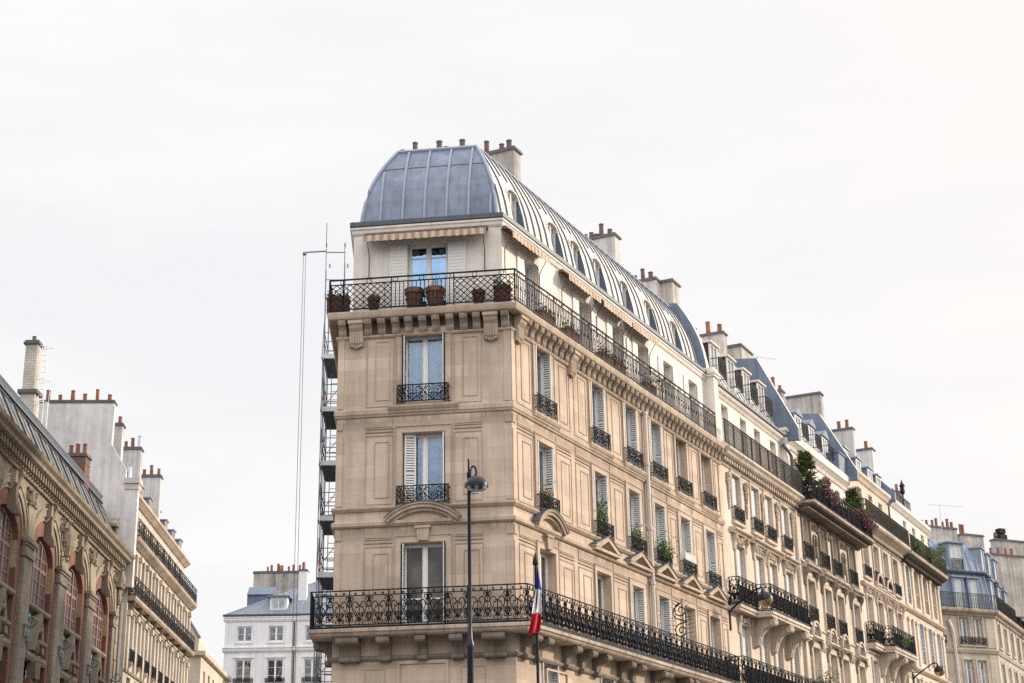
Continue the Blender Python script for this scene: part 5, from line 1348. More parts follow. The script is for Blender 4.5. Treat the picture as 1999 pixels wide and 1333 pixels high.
    m = MB(); m.extry([(-.95, 10.7), (-.72, 10.7), (0, 12.0), (.42, 10.7), (.95, 10.7), (.1, 12.35), (-.1, 12.35)], -.08, .29); m.extry([(-.35, 9.6), (.35, 9.6), (.45, 10.3), (-.45, 10.3)], -.08, .29); m.ball((0, .05, 10.9), .26, 10, 1, .6, 1.3); m.ball((0, -.02, 11.6), .16, 8); m.tube([(0, .2, 11.2), (0, -.25, 11.0), (0, -.4, 10.9)], .16, 7, .07)
    m.build('gablet', 'carving', L1, Matrix.Translation((c, 0, 0)))
    for x, z in ((-1.25, 12.0), (-1.2, 11.4), (1.2, 11.45), (.42, 12.1)): 
        m = MB(); m.ball((c+x, .2, z), .12, 10, 1, 1, 1.35); m.build('boss', 'turquoise', L1, None, True)
    for s in (-1, 1): 
        m = MB(); m.ball((0, 0, 0), .24, 8, .6, .8, 2.2); m.build('floral_relief', 'carving', L1, Matrix.Translation((c+s*1.25, .29, 11.5)))
    m = MB(); m.box(c-.55, c+.55, .05, .4, 0, 9.6); m.build('brick_pier', 'red_brick', L1)
    m = MB(); m.face([(c-ow, .40, 0), (c+ow, .40, 0), (c+ow, .40, 10.3), (c-ow, .40, 10.3)]); m.build('pane', 'glass', f, I4)
for i in range(2, len(edges), 2):   # pilasters
    a, b_ = edges[i], edges[i+1]
    if i == len(edges)-2: b_ = a+.6
    m = MB(); m.box(a-.02, b_+.02, -.10, .02, -.4, 14.1)
    for z0, z1, d in ((14.1, 14.22, .17), (14.22, 14.55, .13), (14.55, 14.66, .18), (14.66, 14.84, .24)): m.box(a-.02-(d-.10), b_+.02+(d-.10), -d, .02, z0+.001, z1)
    pil = m.build('pilaster', 'school_stone', L1)
    m = MB(); c = (a+b_)/2; m.extr([(.02, 14.86), (-.14, 14.86), (-.12, 15.3), (-.09, 15.9), (-.06, 16.3), (.02, 16.4)], a+.1, b_-.1); m.build('pilaster_scroll', 'school_trim', L1)
    if i < len(edges)-1:
        m = MB(); m.tube([(-.2, 0, 11.4), (-.34, 0, 11.4)], .03, 4); line2(m, spiral(0, 11.55, .28, .06, -PI*.9, PI*1.5, 14), .035); line2(m, [(-.27, 11.45), (-.27, 11.0), (-.1, 10.7), (-.1, 10.2)], .03); m.ball((-.12, 0, 10.85), .14, 8, .6, .6, 2.4)
        m.build('scroll_bracket', 'scaff', L1, TR(c, -.42, 0, R(-90)))
m = MB(); m.extr([(.3, 17.12), (-.12, 17.14), (-.16, 17.24), (-.24, 17.28), (-.24, 17.36), (.3, 17.38)], -33, -.38); m.extr([(.6, 17.58), (-.45, 17.6), (-.58, 17.66), (-.62, 17.78), (-.76, 17.88), (-.82, 18.0), (-.74, 18.05), (.6, 18.1)], -33, -.1); m.box(-33, -.4, -.02, .6, 17.38, 17.58)
m.build('cornice', 'school_trim', L1)
m = MB(); x = -32.9
while x < -.7: m.box(x, x+.2, -.42, .02, 17.3, 17.595); x += .42
m.build('dentil_row', 'carving', L1)
m = MB(); m.box(-.9, -.42, -.1, .01, -.4, 7.98)
for i in range(9):
    z0 = 8.0+i*.9; m.box(-.95 if i % 2 else -.82, -.41, -.14, .01, z0, z0+.9-(.05 if i < 8 else 0))
m.extry([(-1.3, 16.2), (-.45, 16.2), (-.6, 17.1), (-1.15, 17.1)], -.35, .01); m.ball((-.9, -.25, 16.6), .36, 10, .8, .7, 1.2); m.ball((-.9, -.2, 15.7), .22, 8, .8, .6, 2.0)
m.build('corner_quoins', 'school_trim', L1)
for x in (-13.2, -25.6): ob('carving', cached('cartouche', lambda: carving(1.5, 2.4, 120, 'carving', 90, .2)), L1, Matrix.Translation((x, -.1, 16.1)))
# lower link between the school and the next house
m = MB(); m.wall(-.4, .5, -.4, 16.2, [(-.28, .05, 9.2, 14.0)], .3, -.05); m.build('link_wall', 'school_stone', L1)
m = MB(); m.extr([(.3, 16.0), (-.1, 16.02), (-.2, 16.2), (-.38, 16.3), (-.38, 16.42), (.3, 16.46)], -.38, .85); m.extr([(.3, 14.4), (0, 14.42), (-.06, 14.56), (.3, 14.6)], -.38, .85); m.build('link_cornice', 'school_trim', L1)
m = MB(); m.T = Matrix.Translation((-.3, -.2, 16.47)); simple_rail(m, 1.1, .8, .14, False); m.T = I4; m.build('link_railing', 'iron', L1)
window(L1, Matrix.Translation((0, -.05, 0)), -.115, 9.2, .33, 4.8, rv=.3, glass='glass')
RS = [(-.15, 18.1), (1.1, 20.75)]
m = MB(); m.face([(-33, -.15, 18.1), (-.6, -.15, 18.1), (-.6, 1.1, 20.75), (-33, 1.1, 20.75)]); m.face([(-.6, -.15, 18.1), (-.6, 6, 18.1), (-.6, 6, 21), (-.6, 1.1, 20.75)]); m.face([(-33, 1.1, 20.75), (-.6, 1.1, 20.75), (-.6, 8, 21.2), (-33, 8, 21.2)])
m.build('roof', 'iron_grey', L1)
for i in range(15):
    x = -32.6+i*2.12; m = MB()
    def SL(u_, t_, h): return (x+u_, -.15+1.25*t_-.9*h, 18.1+2.65*t_+.42*h)
    for a, b_, t0, t1 in ((0, .09, .06, .9), (.85, .92, .1, .86), (1.7, 1.79, .06, .9), (.09, 1.7, .86, .9), (.09, 1.7, .06, .1)):
        i_ = [m.P(SL(u_, t_, h)) for h in (.02, .07) for t_ in (t0, t1) for u_ in (a, b_)]
        for q in ((0,2,3,1), (4,5,7,6), (0,1,5,4), (2,6,7,3), (0,4,6,2), (1,3,7,5)): m.faces([i_[k] for k in q])
    m.mi = 1; m.face([SL(.05, .08, .05), SL(1.75, .08, .05), SL(1.75, .88, .05), SL(.05, .88, .05)])
    m.build('skylight', ['iron_grey', 'skylight'], L1)
m = MB(); m.T = Matrix.Translation((-33, 1.05, 20.77)); m.box(0, 32.3, -.06, .06, 0, .07); m.box(0, 32.3, -.03, .03, .36, .42)
for i in range(161): m.box(i*.2, i*.2+.09, -.02, .02, .07, .36)
m.T = I4; m.build('roof_cresting', 'scaff', L1)
m = MB(); c = .3; m.box(c-.6, c+.6, .4, 2.4, 16.5, 19.6); m.extry([(c-.9, 19.6), (c+.9, 19.6), (c+.9, 19.75), (c, 20.5), (c-.9, 19.75)], .2, 2.6); m.frame(c-.55, c+.55, 18.4, 19.55, .16, .3, .4); o = m.build('dormer', 'school_trim', L1)
m = MB(); m.face([(c-.45, .39, 18.45), (c+.45, .39, 18.45), (c+.45, .39, 19.5), (c-.45, .39, 19.5)]); m.build('pane', 'glass', o, I4)
m = MB(); m.face([(-.58, .3, 16.5), (.85, .3, 16.5), (.85, 3, 18.6), (-.58, 3, 18.6)]); m.build('link_roof', 'zinc_blue', L1)
m = MB(); m.tube([(.28, -.14, 3), (.28, -.14, 15.9)], .1, 8); m.build('drain_pipe', 'pipe', L1, None, True)
# its chimneys, in street coordinates
WL = TM[L1.name].inverted()
def WM(x, y, rz=0): return WL @ TR(x, y, 0, rz)   # street coordinates
ch = chimney(L1, WM(-22.4, 77), -.52, .56, 0, .9, 18, 22.55, 'red_brick', [(.16, .55), (.48, .6), (.82, .6)], .18, .08)
m = MB(); m.box(-.535, .575, -.015, .915, 22.15, 22.25); m.box(-.535, .575, -.015, .915, 21.6, 21.68); m.build('brick_band', 'gutter', ch, I4)
ch = chimney(L1, WM(-24.12, 74), -.30, .30, 0, .62, 25.2, 27.6, 'stack_brick', [(.5, .3, 'cap')], .22, .1)
m = MB(); m.box(-.36, .38, -.05, .75, 18, 25.0); m.build('chimney_base', 'stack_brick', ch, I4)
m = MB(); m.box(-.47, .5, -.16, .86, 25.002, 25.2); m.build('chimney_collar', 'cap', ch, I4)
m = MB()
for x in (.45, .72): m.tube([(x, .3, 22.5), (x, .3, 27.6)], .022, 5)
z = 22.6
while z < 27.5: m.tube([(.45, .3, z), (.72, .3, z)], .014, 4); z += .3
for z in (24.4, 24.55, 25.7, 27.45): 
    m.tube([(.59+.42*math.cos(t), .3-.42*math.sin(t)*1.0, z) for t in [R(a) for a in range(0, 181, 20)]], .018, 4); m.tube([(.17+.28, .3, z), (1.01, .3, z)], .016, 4)
for x in (.8, .95, 1.02): m.tube([(x, .1, 22.5), (x, .1, 24.55)], .02, 4)
m.tube([(1.0, .25, 22.4), (1.0, .25, 27.4)], .012, 4); m.build('caged_ladder', 'white_paint', ch, I4)

# ------------------------------------------------------------------ scaffold tower on the side-street face
SA = R(93.3)
S = thing('scaffold_tower', 'tall metal scaffold tower with decks and hoist rope beside the corner building', 'scaffold', (-5.80, 54, 0), SA)
# local x runs away along the wall, +y points out into the side street
ko, ki, SL_ = 1.07, .38, 2.1
stds = []
for nm, x, y, top in (('standard', 0, ko, 25.2), ('standard', SL_, ko, 23.6), ('standard', 0, ki, 24.2), ('standard', SL_, ki, 23.4)):
    m = MB(); m.tube([(x, y, 0), (x, y, top)], .022, 6)
    for k in range(13): m.mi = 1 if k % 3 == 0 else 0; m.tube([(x, y, .3+2*k-.08), (x, y, .3+2*k+.08)], .03, 6)
    m.build('standard', ['scaff', 'scaff_red'], S)
m = MB(); m.tube([(-.4, ko+.1, 0), (-.35, ko+.02, 19.6)], .017, 6); m.build('outer_standard', 'scaff', S)
for k in range(10):
    z = 19.77-2.0*k
    m = MB(); m.box(-.15, SL_, ko-.03, ki+.03, z-.05, z); m.mi = 1; m.box(-.2, -.15, ko, ki-.05, z-.02, z+.17); m.box(-.15, SL_, ko+.02, ko-.02, z+.001, z+.16)
    m.build('deck', ['deck_dark', 'galv'], S)
    m = MB()
    for x in (.7, 1.4): m.tube([(x, ko, z-1.95), (x, ko, z-.05)], .012, 4)
    for dz in (.35, .7, 1.05):
        for x in (0, SL_): m.tube([(x, ko, z+dz), (x, ki, z+dz)], .018, 5)
        m.tube([(0, ko, z+dz), (SL_, ko, z+dz)], .018, 5); m.tube([(0, ki, z+dz), (SL_, ki, z+dz)], .018, 5)
    m.tube([(-.2, ko+.06, z-.02), (-.2, ki, z-.02)], .02, 5); m.tube([(-.45, ko+.05, z-.03), (.2, ko+.05, z-.03)], .022, 5)
    m.tube([(SL_, ko, z-1.0), (SL_, ki, z-.1)], .014, 4); m.tube([(0, ki, z-1.9), (SL_, ki, z-.1)], .014, 4); m.build('guard_rail', 'scaff', S)
    m = MB(); m.tube([(0, ko+.03, z-1.9), (SL_, ko+.03, z)], .018, 5) if k % 2 else m.tube([(SL_, ko+.03, z-1.9), (0, ko+.03, z)], .018, 5); m.tube([(-.38, ko+.05, z-.1), (0, ko+.02, z+1.4)], .016, 5); m.build('brace', 'scaff', S)
    m = MB()
    for y in (.62, .86): m.tube([(1.0, y, z-2), (1.3, y, z)], .014, 4)
    for j in range(6): m.tube([(1.0+.05*j,   .62, z-1.85+.33*j), (1.0+.05*j, .86, z-1.85+.33*j)], .012, 4)
    m.build('ladder', 'scaff', S)
m = MB(); m.tube([(0, ko, 24.0), (0, ki, 24.0)], .022, 5); m.tube([(0, ko, 22.9), (0, ki-.1, 22.9)], .018, 5); m.tube([(0, ko, 21.7), (0, ki-.1, 21.7)], .018, 5); m.build('top_ledger', 'scaff', S)
m = MB(); m.tube([(0, ko, 24.05), (-.35, ko+.78, 23.85)], .03, 6); m.ball((-.35, ko+.78, 23.8), .08, 8); m.build('hoist_arm', 'scaff', S)
m = MB(); m.tube([(-.35, ko+.82, 23.75), (-.35, ko+.82, 0)], .009, 4); m.tube([(-.33, ko+.74, 23.75), (-.30, ko+.68, 0)], .009, 4); m.build('hoist_rope', 'pot_brown', S)

# ------------------------------------------------------------------ street lamp in front of the corner
G = thing('street_lamp', 'tall dark street lamp with domed glass-bottomed lantern in front of the corner building', 'street lamp', (-.90, 30, 0))
m = MB(); m.lathe([(.19, 0), (.19, .5), (.14, .6), (.12, 1.2), (.085, 1.35), (.066, 1.6), (.060, 5.85), (.075, 5.9), (.075, 6.0), (.05, 6.06), (.036, 6.4), (.033, 9.25), (.045, 9.27), (.045, 9.34), (.026, 9.36), (.024, 9.62), (0, 9.63)], 14); m.build('pole', 'lamp_metal', G, None, True)
m = MB(); m.tube([(.02, 0, 9.0)]+[(.05+.06*math.cos(t)+.04, -.02, 9.34+.13*math.sin(t)) for t in [R(a) for a in range(180, -1, -30)]]+[(.15, -.02, 9.28)], .022, 8); m.build('arm', 'lamp_metal', G, None, True)
m = MB(); m.lathe([(0, 9.31), (.035, 9.31), (.04, 9.27), (.10, 9.255), (.155, 9.22), (.195, 9.16), (.21, 9.12), (.235, 9.11), (.235, 9.045), (.215, 9.04), (.20, 9.06), (.19, 9.10), (.14, 9.16), (.0, 9.19)], 28, (.15, -.02, 0)); m.build('lamp_shade', ['lamp_metal'], G, None, True)
m = MB(); m.lathe([(.205, 9.05), (.19, 8.99), (.14, 8.945), (.07, 8.925), (0, 8.92)], 24, (.15, -.02, 0)); m.f = [q for q in m.f if len(q) < 20]; m.m = m.m[:len(m.f)]; m.build('glass_bowl', 'lamp_glass', G, None, True)
m = MB(); m.lathe([(0, 9.18), (.05, 9.17), (.05, 9.08), (.03, 9.0), (0, 8.99)], 10, (.15, -.02, 0)); m.build('bulb', 'white_paint', G, None, True)
# flag pole and flag
Pf = thing('flagpole', 'slim dark flagpole with pointed finial by the corner', 'flagpole', (.34, 27, 0))
m = MB(); m.lathe([(.05, 0), (.05, .3), (.03, .35), (.024, 6.9)], 10); m.build('pole', 'iron', Pf, None, True)
m = MB(); m.lathe([(.024, 6.9), (.05, 6.91), (.052, 6.95), (.03, 7.03), (.008, 7.12), (0, 7.13)], 10); m.build('finial', 'iron', Pf, None, True)
fl = MB(); rows = 36; cols = 12; px = .00432
def edgeL(t): return [(972, 430), (966, 500), (957, 560), (944, 630), (928, 705)]
def lerp(pts, v):
    for (x0_, y0_), (x1_, y1_) in zip(pts, pts[1:]):
        if y0_ <= v <= y1_: return x0_+(x1_-x0_)*(v-y0_)/(y1_-y0_)
    return pts[-1][0]
g = []
for j in range(rows+1):
    t = j/rows; row = []
    for i in range(cols+1):
        s = i/cols; v = 430+(705-15*s-430)*t
        x = lerp([(971, 430), (966, 500), (957, 560), (944, 630), (928, 706)], v)*(1-s)+lerp([(975, 430), (985, 510), (987, 600), (976, 706)], v)*s
        y = -.07-.065*math.sin(s*11+t*2.6)*(.35+t*.8)-.035*math.sin(s*4-t*7)-.012*math.sin(s*23+t*5)
        row.append(fl.P(((x-965)*px, y, 6.86-(v-430)*px)))
    g.append(row)
for j in range(rows):
    for i in range(cols):
        t = (j+.5)/rows-.035*(i/cols-.5)
        fl.mi = 0 if t < .345 else (1 if t < .70 else 2); fl.faces((g[j][i], g[j+1][i], g[j+1][i+1], g[j][i+1]))
fo = fl.build('flag', ['flag_blue', 'flag_white', 'flag_red'], None, Matrix.Translation((.34, 27, 0)), True)
tag(fo, 'French tricolour flag hanging limp from the flagpole', 'flag')

# ------------------------------------------------------------------ street lights bracketed to the houses
FA_M = TM[A.name]
def wall_lamp(u, z, label):
    t = thing('wall_lamp', label, 'wall lamp', (0, 0, 0), 0, 'globe lamps bracketed to the street front'); t.matrix_local = FA_M @ Matrix.Translation((u, 0, z))
    m = MB(); m.box(-.05, .05, -.05, -.0, -.75, .75); m.tube([(0, -.04, .0), (-.1, -.5, .32), (-.18, -1.2, .72), (-.2, -1.4, .74), (-.22, -1.52, .62)], .04, 7, .03); m.tube([(0, -.04, .35), (-.05, -.3, .3)], .02, 5); m.build('arm', 'iron', t, None, True)
    T = Matrix.Translation((-.24, -1.56, .28)) @ Matrix.Rotation(R(-14), 4, 'Y') @ Matrix.Rotation(R(-12), 4, 'X')
    m = MB(); m.lathe([(.30, 0), (.30, .03), (.28, .12), (.2, .235), (.07, .29), (.05, .36), (0, .37)], 24); m.build('lamp_shade', 'lamp_metal', t, T, True)
    m = MB(); m.lathe([(0, -.29), (.1, -.275), (.2, -.215), (.27, -.12), (.292, -.004), (0, -.002)], 24); m.build('globe', 'lamp_brass', t, T, True)
wall_lamp(18.6, 11.45, 'globe street light on iron arm beside the jutting balcony, the nearer one')
wall_lamp(49.4, 11.95, 'globe street light on iron arm at the far lower right of the row')

# ------------------------------------------------------------------ things standing on the balconies and ledges
def leaves(m, n, fn, s0, s1, rnd):
    for i in range(n):
        c = Vector(fn(rnd)); a = Vector((rnd.gauss(0, 1), rnd.gauss(0, 1), rnd.gauss(0, 1))).normalized(); b_ = a.cross(Vector((rnd.gauss(0, 1), rnd.gauss(0, 1), rnd.gauss(0, 1)))).normalized(); s = rnd.uniform(s0, s1)
        m.face([c-a*s, c-b_*s*.45, c+a*s, c+b_*s*.45])
def at(M, x, y, z): return M @ Matrix.Translation((x, y, z))
WF = FA_M @ FM
def pot_thing(M, x, y, z, r, h, label, kind='terracotta', plant=None, seed=1, group='pots and planters on the top balcony of the corner building'):
    t = thing('flower_pot', label, 'flower pot', (0, 0, 0), 0, group); t.matrix_local = at(M, x, y, z)
    m = MB(); m.lathe([(r*.68, 0), (r*.9, h*.72), (r*.92, h*.74), (r*1.04, h*.76), (r*1.06, h*.97), (r, h), (r*.86, h), (r*.84, h*.9), (0, h*.9)], 18); 
    for k in range(9): m.ball((r*.86*math.cos(k*.7), r*.86*math.sin(k*.7), h*.5), r*.12, 6, 1, 1, 1.5)
    m.build('pot', kind, t, None, True)
    if plant:
        rnd = random.Random(seed); m = MB()
        leaves(m, plant[0], lambda q: (q.gauss(0, r*.55), q.gauss(0, r*.55), h+abs(q.gauss(0, plant[1]*.5))), .03, .07, rnd)
        for k in range(5): m.tube([(0, 0, h*.9), (rnd.gauss(0, r*.5), rnd.gauss(0, r*.5), h+plant[1]*rnd.uniform(.6, 1.1))], .006, 4)
        m.build('foliage', plant[2], t)
    return t
def planter_thing(M, x, y, z, w, h, d, label, mat='terracotta', n=140, ht=.2, leafm='leaf', seed=3, group='pots and planters on the top balcony of the corner building'):
    t = thing('planter', label, 'planter', (0, 0, 0), 0, group); t.matrix_local = at(M, x, y, z)
    m = MB(); m.extr([(-d*.42, 0), (-d*.5, h*.8), (-d*.55, h*.82), (-d*.55, h), (d*.55, h), (d*.55, h*.82), (d*.5, h*.8), (d*.42, 0)], -w/2, w/2); m.box(-w/2-.02, w/2+.02, -d*.57, d*.57, h*.86, h*.98); m.build('trough', mat, t)
    if n:
        rnd = random.Random(seed); m = MB(); leaves(m, n, lambda q: (q.uniform(-w/2, w/2), q.gauss(0, d*.3), h+abs(q.gauss(0, ht*.6))), .03, .07, rnd); m.build('foliage', leafm, t)
    return t
ZB = 18.085
pot_thing(WF, 2.34, -.02, ZB, .29, .68, 'big terracotta pot in front of the attic window, left of the pair'); pot_thing(WF, 2.98, -.02, ZB, .29, .68, 'big terracotta pot in front of the attic window, right of the pair', plant=(14, .5, 'leaf'))
pot_thing(WF, 1.08, -.02, ZB, .19, .48, 'small terracotta pot left of the two big pots', plant=(50, .15, 'leaf')); pot_thing(WF, 4.32, -.02, ZB, .2, .5, 'small terracotta pot right of the two big pots', plant=(20, .1, 'leaf'))
planter_thing(WF, -.02, -.02, ZB, .66, .55, .32, 'terracotta trough with plants at the left end of the top balcony', n=160); planter_thing(WF, 5.05, -.02, ZB, .5, .58, .36, 'terracotta trough with spiky plant at the balcony corner', n=120, ht=.3)
for i, (x, lab) in enumerate(((2.3, 'reddish trough with low plants on the street side, nearest the corner'), (4.2, 'reddish trough with low plants, second from the corner on the street side'), (7.0, 'reddish trough with low plants, third from the corner on the street side'), (8.1, 'reddish trough with low plants, fourth from the corner on the street side'), (10.9, 'reddish trough with low plants, farthest along the street side railing'))):
    planter_thing(FA_M, x, -.06, ZB, .95, .42, .3, lab, n=110, seed=20+i)
def window_plant(u, z, label, leafm, n, spread, seed, fl=None, droop=0):
    t = thing('window_plant', label, 'plant', (0, 0, 0), 0, 'plants on the window ledges'); t.matrix_local = at(FA_M, u, 0.02, z)
    m = MB(); m.box(-.38, .38, -.12, .08, 0, .2); m.build('trough', 'pot_brown', t)
    rnd = random.Random(seed); m = MB()
    leaves(m, n, lambda q: (q.gauss(spread[2], spread[0]), q.gauss(-.04, .1)-(droop*q.random()), .2+abs(q.gauss(0, spread[1]))-(droop*q.random())), .03, .075, rnd)
    for k in range(8): m.tube([(rnd.uniform(-.2, .2)+spread[2], 0, .15), (rnd.gauss(spread[2], spread[0]), rnd.gauss(-.05, .06), .2+spread[1]*1.5)], .006, 3)
    m.build('foliage', leafm, t)
    if fl: m = MB(); leaves(m, fl, lambda q: (q.gauss(spread[2], spread[0]), q.gauss(-.1, .08), .3+abs(q.gauss(0, spread[1]))), .03, .055, rnd); m.build('flowers', 'flower', t)
window_plant(COLS[0], 12.3, 'red flowers in the window nearest the corner', 'leaf', 160, (.2, .2, -.1), 1, 60); window_plant(COLS[1], 12.3, 'tall green bush in the second window from the corner', 'leaf', 420, (.17, .42, -.05), 2)
window_plant(COLS[2], 12.3, 'spiky green plant in the third window from the corner', 'leaf', 200, (.22, .28, 0), 3, 8); window_plant(COLS[3], 12.3, 'trailing green plant spilling over the guard just right of the drain pipe', 'leaf', 420, (.3, .36, .05), 4, None, .25)
m = MB(); m.T = at(I4, 0, 0, 0)
for i in range(9): m.box(-.5+i*.115, -.46+i*.115, -.02, .02, 0, .3-.05*(i % 2))
m.box(-.52, .5, .0, .03, .08, .12); m.T = I4
o = m.build('window_rack', 'white_paint', None, at(FA_M, COLS[4], -.16, 12.62)); tag(o, 'white picket rack above the guard of the fifth window from the corner', 'rack')
def conifer(u, y, z, h, w, label, seed):
    t = thing('potted_conifer', label, 'shrub', (0, 0, 0), 0, 'conifers on the planted balcony'); t.matrix_local = at(FA_M, u, y, z); rnd = random.Random(seed)
    m = MB(); m.lathe([(.22, 0), (.27, .45), (.29, .46), (.29, .52), (.24, .52), (0, .48)], 12); m.build('pot', 'blue_box', t, None, True)
    m = MB(); m.tube([(0, 0, .45), (.02, 0, h*.9)], .035, 6, .01); m.build('trunk', 'bark', t)
    m = MB()
    for k in range(120):
        zz = .55+(h-.6)*rnd.random()**.9; rr = w*(1-(zz-.5)/(h-.3))**.75*rnd.uniform(.7, 1.15); a = rnd.random()*2*PI; tip = Vector((rr*math.cos(a), rr*math.sin(a), zz+.18*rnd.random()))
        for q in range(30):
            s = rnd.random(); c = Vector((0, 0, zz)).lerp(tip, .25+.8*s)+Vector((rnd.gauss(0, .05), rnd.gauss(0, .05), rnd.gauss(0, .05))); d = (tip-Vector((0, 0, zz))).normalized()*.09+Vector((rnd.gauss(0, .05), rnd.gauss(0, .05), rnd.gauss(0.02, .04))); e_ = d.cross(Vector((rnd.gauss(0, 1), rnd.gauss(0, 1), 1))).normalized()*.022
            m.face([c-d, c-e_, c+d, c+e_])
    m.build('crown', 'leaf_conifer', t)
conifer(29.75, -.35, 17.9, 2.4, .85, 'tall bushy green conifer in blue pot at the near end of the planted balcony', 5); conifer(38.1, -.35, 17.9, 2.35, .95, 'smaller green conifer at the far end of the planted balcony', 6)
def shrub(u0, u1, y, z0, z1, label, seed, leafm='leaf_red', n=2200, grp='reddish shrubs over the planted balcony railing', nm='shrub'):
    t = thing(nm, label, 'shrub', (0, 0, 0), 0, grp); t.matrix_local = at(FA_M, (u0+u1)/2, y, z0); rnd = random.Random(seed); hw = (u1-u0)/2; H = z1-z0
    m = MB(); m.box(-hw*.8, hw*.8, -.15, .2, 0, .3); m.build('trough', 'pot_brown', t)
    blobs = [(rnd.uniform(-hw*.8, hw*.8), rnd.uniform(-.62, .1), rnd.uniform(.25, .85)*H, rnd.uniform(.22, .42)) for _ in range(12)]
    def pick(q):
        b_ = q.choice(blobs); v = Vector((q.gauss(0, 1), q.gauss(0, 1), q.gauss(0, 1))).normalized()*b_[3]*q.uniform(.5, 1.1); return (b_[0]+v.x*1.2, b_[1]+v.y, max(.1, b_[2]+v.z))
    m = MB(); leaves(m, n, pick, .03, .07, rnd); m.build('foliage', leafm, t)
    m = MB()
    for b_ in blobs: m.tube([(b_[0]*.5, 0, .25), (b_[0], b_[1], b_[2])], .012, 4)
    m.build('stems', 'bark', t)
shrub(30.7, 33.4, -.42, 17.89, 19.35, 'reddish leafy shrub spilling over the railing beside the tall conifer', 8, n=4200); shrub(37.2, 39.4, -.42, 17.89, 19.2, 'reddish leafy shrub over the railing below the smaller conifer', 9, n=4200)
shrub(28.9, 29.5, -.35, 8.63, 10.5, 'loose green plant on the lowest balcony by the drain pipe', 10, 'leaf', 500, 'green plants on the lower and end balconies', 'balcony_plant')
shrub(43.0, 44.6, -.6, 12.79, 13.5, 'low green plant on the far jutting balcony', 11, 'leaf', 700, 'green plants on the lower and end balconies', 'balcony_plant')
shrub(50.0, 51.6, -.5, 19.1, 19.9, 'green plants behind the end house railing, nearest clump', 12, 'leaf', 700, 'green plants on the lower and end balconies', 'balcony_plant')
shrub(53.4, 55.2, -.5, 19.1, 20.0, 'green plants behind the end house railing, middle clump', 13, 'leaf', 700, 'green plants on the lower and end balconies', 'balcony_plant')
shrub(57.0, 58.7, -.3, 19.1, 20.9, 'tall green clump at the far end of the end house railing', 14, 'leaf_conifer', 1500, 'green plants on the lower and end balconies', 'balcony_plant')
# aerials
def aerial(M, x, y, z, h, w, label, n=6, a=0):
    t = thing('tv_aerial', label, 'aerial', (0, 0, 0), 0, 'television aerials on the roofs'); t.matrix_local = M @ TR(x, y, z, a)
    m = MB(); m.tube([(0, 0, 0), (0, 0, h)], .022, 5); m.build('mast', 'galv', t)
    m = MB(); m.tube([(-w*.3, 0, h-.1), (w*.7, 0, h-.06)], .014, 4)
    for i in range(n): x_ = -w*.28+w*.95*i/(n-1); m.tube([(x_, -.25+.02*i, h-.08), (x_, .25-.02*i, h-.08)], .008, 4)
    m.build('antenna_array', 'galv', t)
aerial(FA_M, 33.2, 2.6, 24.3, 2.3, 1.6, 'thin aerial on the roof among the red chimney pots', 8, R(-40))
aerial(I4, -25.9, 83.2, 20.6, 5.4, 1.6, 'tall double aerial mast in front of the blank gable wall', 4)
aerial(TM[F.name], -1.9, 2.2, 24.5, 3.0, 3.0, 'wide aerial on the blue mansard roof at the right', 9, R(-5))

# streets
sheet("road", [(-3, -60), (10, -60), (10, 20), (96, 190), (82, 190), (3, 38), (-3, 30)], .004, "asphalt")
m = MB(); m.sweep([(AE*3.2, 0), (0, 0), tuple(LC), tuple(LC+LD*30)][::-1], [(-.5, .0), (2.2, .0), (2.2, .13), (-.5, .13)]); o = m.build('pavement', 'pavement', None, FA_M); struct(o)

# ------------------------------------------------------------------ camera
f_px, pitch, roll = 3045.7, .332848, -.017947
cam = bpy.data.cameras.new('camera'); co = bpy.data.objects.new('camera', cam); COL.objects.link(co)
cam.sensor_width = 36; cam.lens = f_px/1999*36; cam.clip_end = 4000; cam.clip_start = .1
fw = Vector((0, math.cos(pitch), math.sin(pitch))); u0 = Vector((0, -math.sin(pitch), math.cos(pitch))); r0 = Vector((1, 0, 0))
rt = r0*math.cos(roll)+u0*math.sin(roll); up = -r0*math.sin(roll)+u0*math.cos(roll)
m = Matrix((rt, up, -fw)).transposed().to_4x4(); m.translation = (0, 0, 1.7); co.matrix_world = m
scene.camera = co

# ------------------------------------------------------------------ light: low hazy sun from the right, white sky
SUN_AZ, SUN_EL = R(72), R(20)
sl = bpy.data.lights.new('sun', 'SUN'); so = bpy.data.objects.new('sun', sl); COL.objects.link(so)
sl.energy = 3.9; sl.angle = R(4.0); sl.color = (1.0, .87, .70)
sd = Vector((math.sin(SUN_AZ)*math.cos(SUN_EL), math.cos(SUN_AZ)*math.cos(SUN_EL), math.sin(SUN_EL)))
so.rotation_euler = sd.to_track_quat('Z', 'Y').to_euler(); so.location = (60, 20, 60)
w = bpy.data.worlds.new('World'); scene.world = w; w.use_nodes = True; nt = w.node_tree
for n in list(nt.nodes): nt.nodes.remove(n)
out = nt.nodes.new('ShaderNodeOutputWorld')
sky = nt.nodes.new('ShaderNodeTexSky'); sky.sky_type = 'NISHITA'; sky.sun_disc = False
sky.sun_elevation = SUN_EL; sky.sun_rotation = SUN_AZ; sky.dust_density = 2.5
b1 = nt.nodes.new('ShaderNodeBackground'); b1.inputs[1].default_value = .12; nt.links.new(sky.outputs[0], b1.inputs[0])
tc = nt.nodes.new('ShaderNodeTexCoord').outputs['Generated']
sp = nt.nodes.new('ShaderNodeSeparateXYZ'); nt.links.new(tc, sp.inputs[0])
def dotn(v):
    d = nt.nodes.new('ShaderNodeVectorMath'); d.operation = 'DOT_PRODUCT'; d.inputs[1].default_value = v
    nt.links.new(tc, d.inputs[0]); return d.outputs['Value']
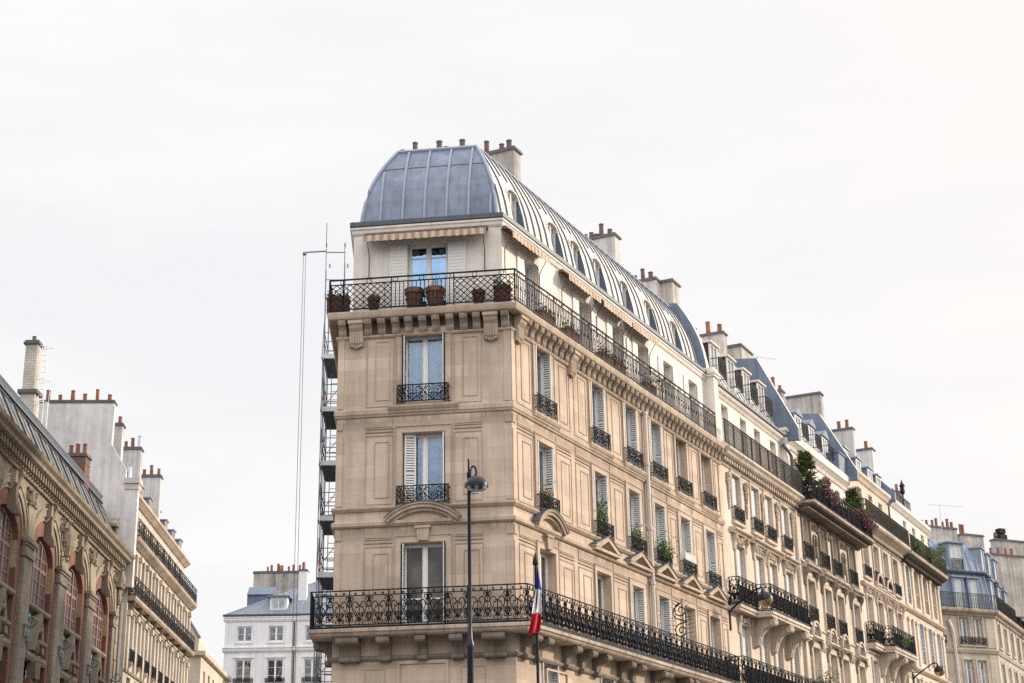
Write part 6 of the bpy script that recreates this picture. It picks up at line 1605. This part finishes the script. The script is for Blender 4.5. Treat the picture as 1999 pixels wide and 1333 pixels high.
# haze: whiter and warmer towards the sun, cooler behind
sunward = dotn(sd)
def mrange(v, a, b, c, d, smooth=True):
    n = nt.nodes.new('ShaderNodeMapRange'); n.interpolation_type = 'SMOOTHSTEP' if smooth else 'LINEAR'
    for i, x in enumerate((a, b, c, d)): n.inputs[i+1].default_value = x
    nt.links.new(v, n.inputs[0]); return n.outputs[0]
cl = noise(nt, tc, 3.0, 7, .62, (1.0, 1.0, 4.5))
base = ramp(nt, cl, [(.32, (.945, .945, .97)), (.5, (1.0, .985, .99)), (.66, (1.05, 1.03, 1.02))])
warm = mixc(nt, 'MIX', mrange(sunward, .3, .9, 0, .7), base, (1.06, 1.0, .95))
b2 = nt.nodes.new('ShaderNodeBackground'); nt.links.new(warm, b2.inputs[0])
# extra veil brightness added high up and behind the viewer as fill light
st = nt.nodes.new('ShaderNodeMath'); st.operation = 'MAXIMUM'
nt.links.new(mrange(sp.outputs['Z'], .5, .95, 1.0, 2.3), st.inputs[0]); nt.links.new(mrange(dotn((0, -1, 0)), .0, .8, 1.0, 2.0), st.inputs[1])
# low sky behind the viewer is dimmed so walls and undersides shade off
lowz = mrange(sp.outputs['Z'], .02, .45, .72, 0.0); rear = mrange(dotn((0, -1, 0)), -.05, .35, 0.0, 1.0)
pr = nt.nodes.new('ShaderNodeMath'); pr.operation = 'MULTIPLY'; nt.links.new(lowz, pr.inputs[0]); nt.links.new(rear, pr.inputs[1])
iv = nt.nodes.new('ShaderNodeMath'); iv.operation = 'SUBTRACT'; iv.inputs[0].default_value = 1.0; nt.links.new(pr.outputs[0], iv.inputs[1])
fin = nt.nodes.new('ShaderNodeMath'); fin.operation = 'MULTIPLY'; nt.links.new(st.outputs[0], fin.inputs[0]); nt.links.new(iv.outputs[0], fin.inputs[1])
nt.links.new(fin.outputs[0], b2.inputs[1])
mx = nt.nodes.new('ShaderNodeMixShader'); mx.inputs[0].default_value = .94
nt.links.new(b1.outputs[0], mx.inputs[1]); nt.links.new(b2.outputs[0], mx.inputs[2]); nt.links.new(mx.outputs[0], out.inputs[0])

scene.render.engine = 'CYCLES'
scene.cycles.max_bounces = 5; scene.cycles.diffuse_bounces = 2; scene.cycles.glossy_bounces = 3; scene.cycles.transparent_max_bounces = 8
scene.cycles.use_denoising = False
scene.view_settings.view_transform = 'Standard'; scene.view_settings.look = 'None'; scene.view_settings.exposure = 0
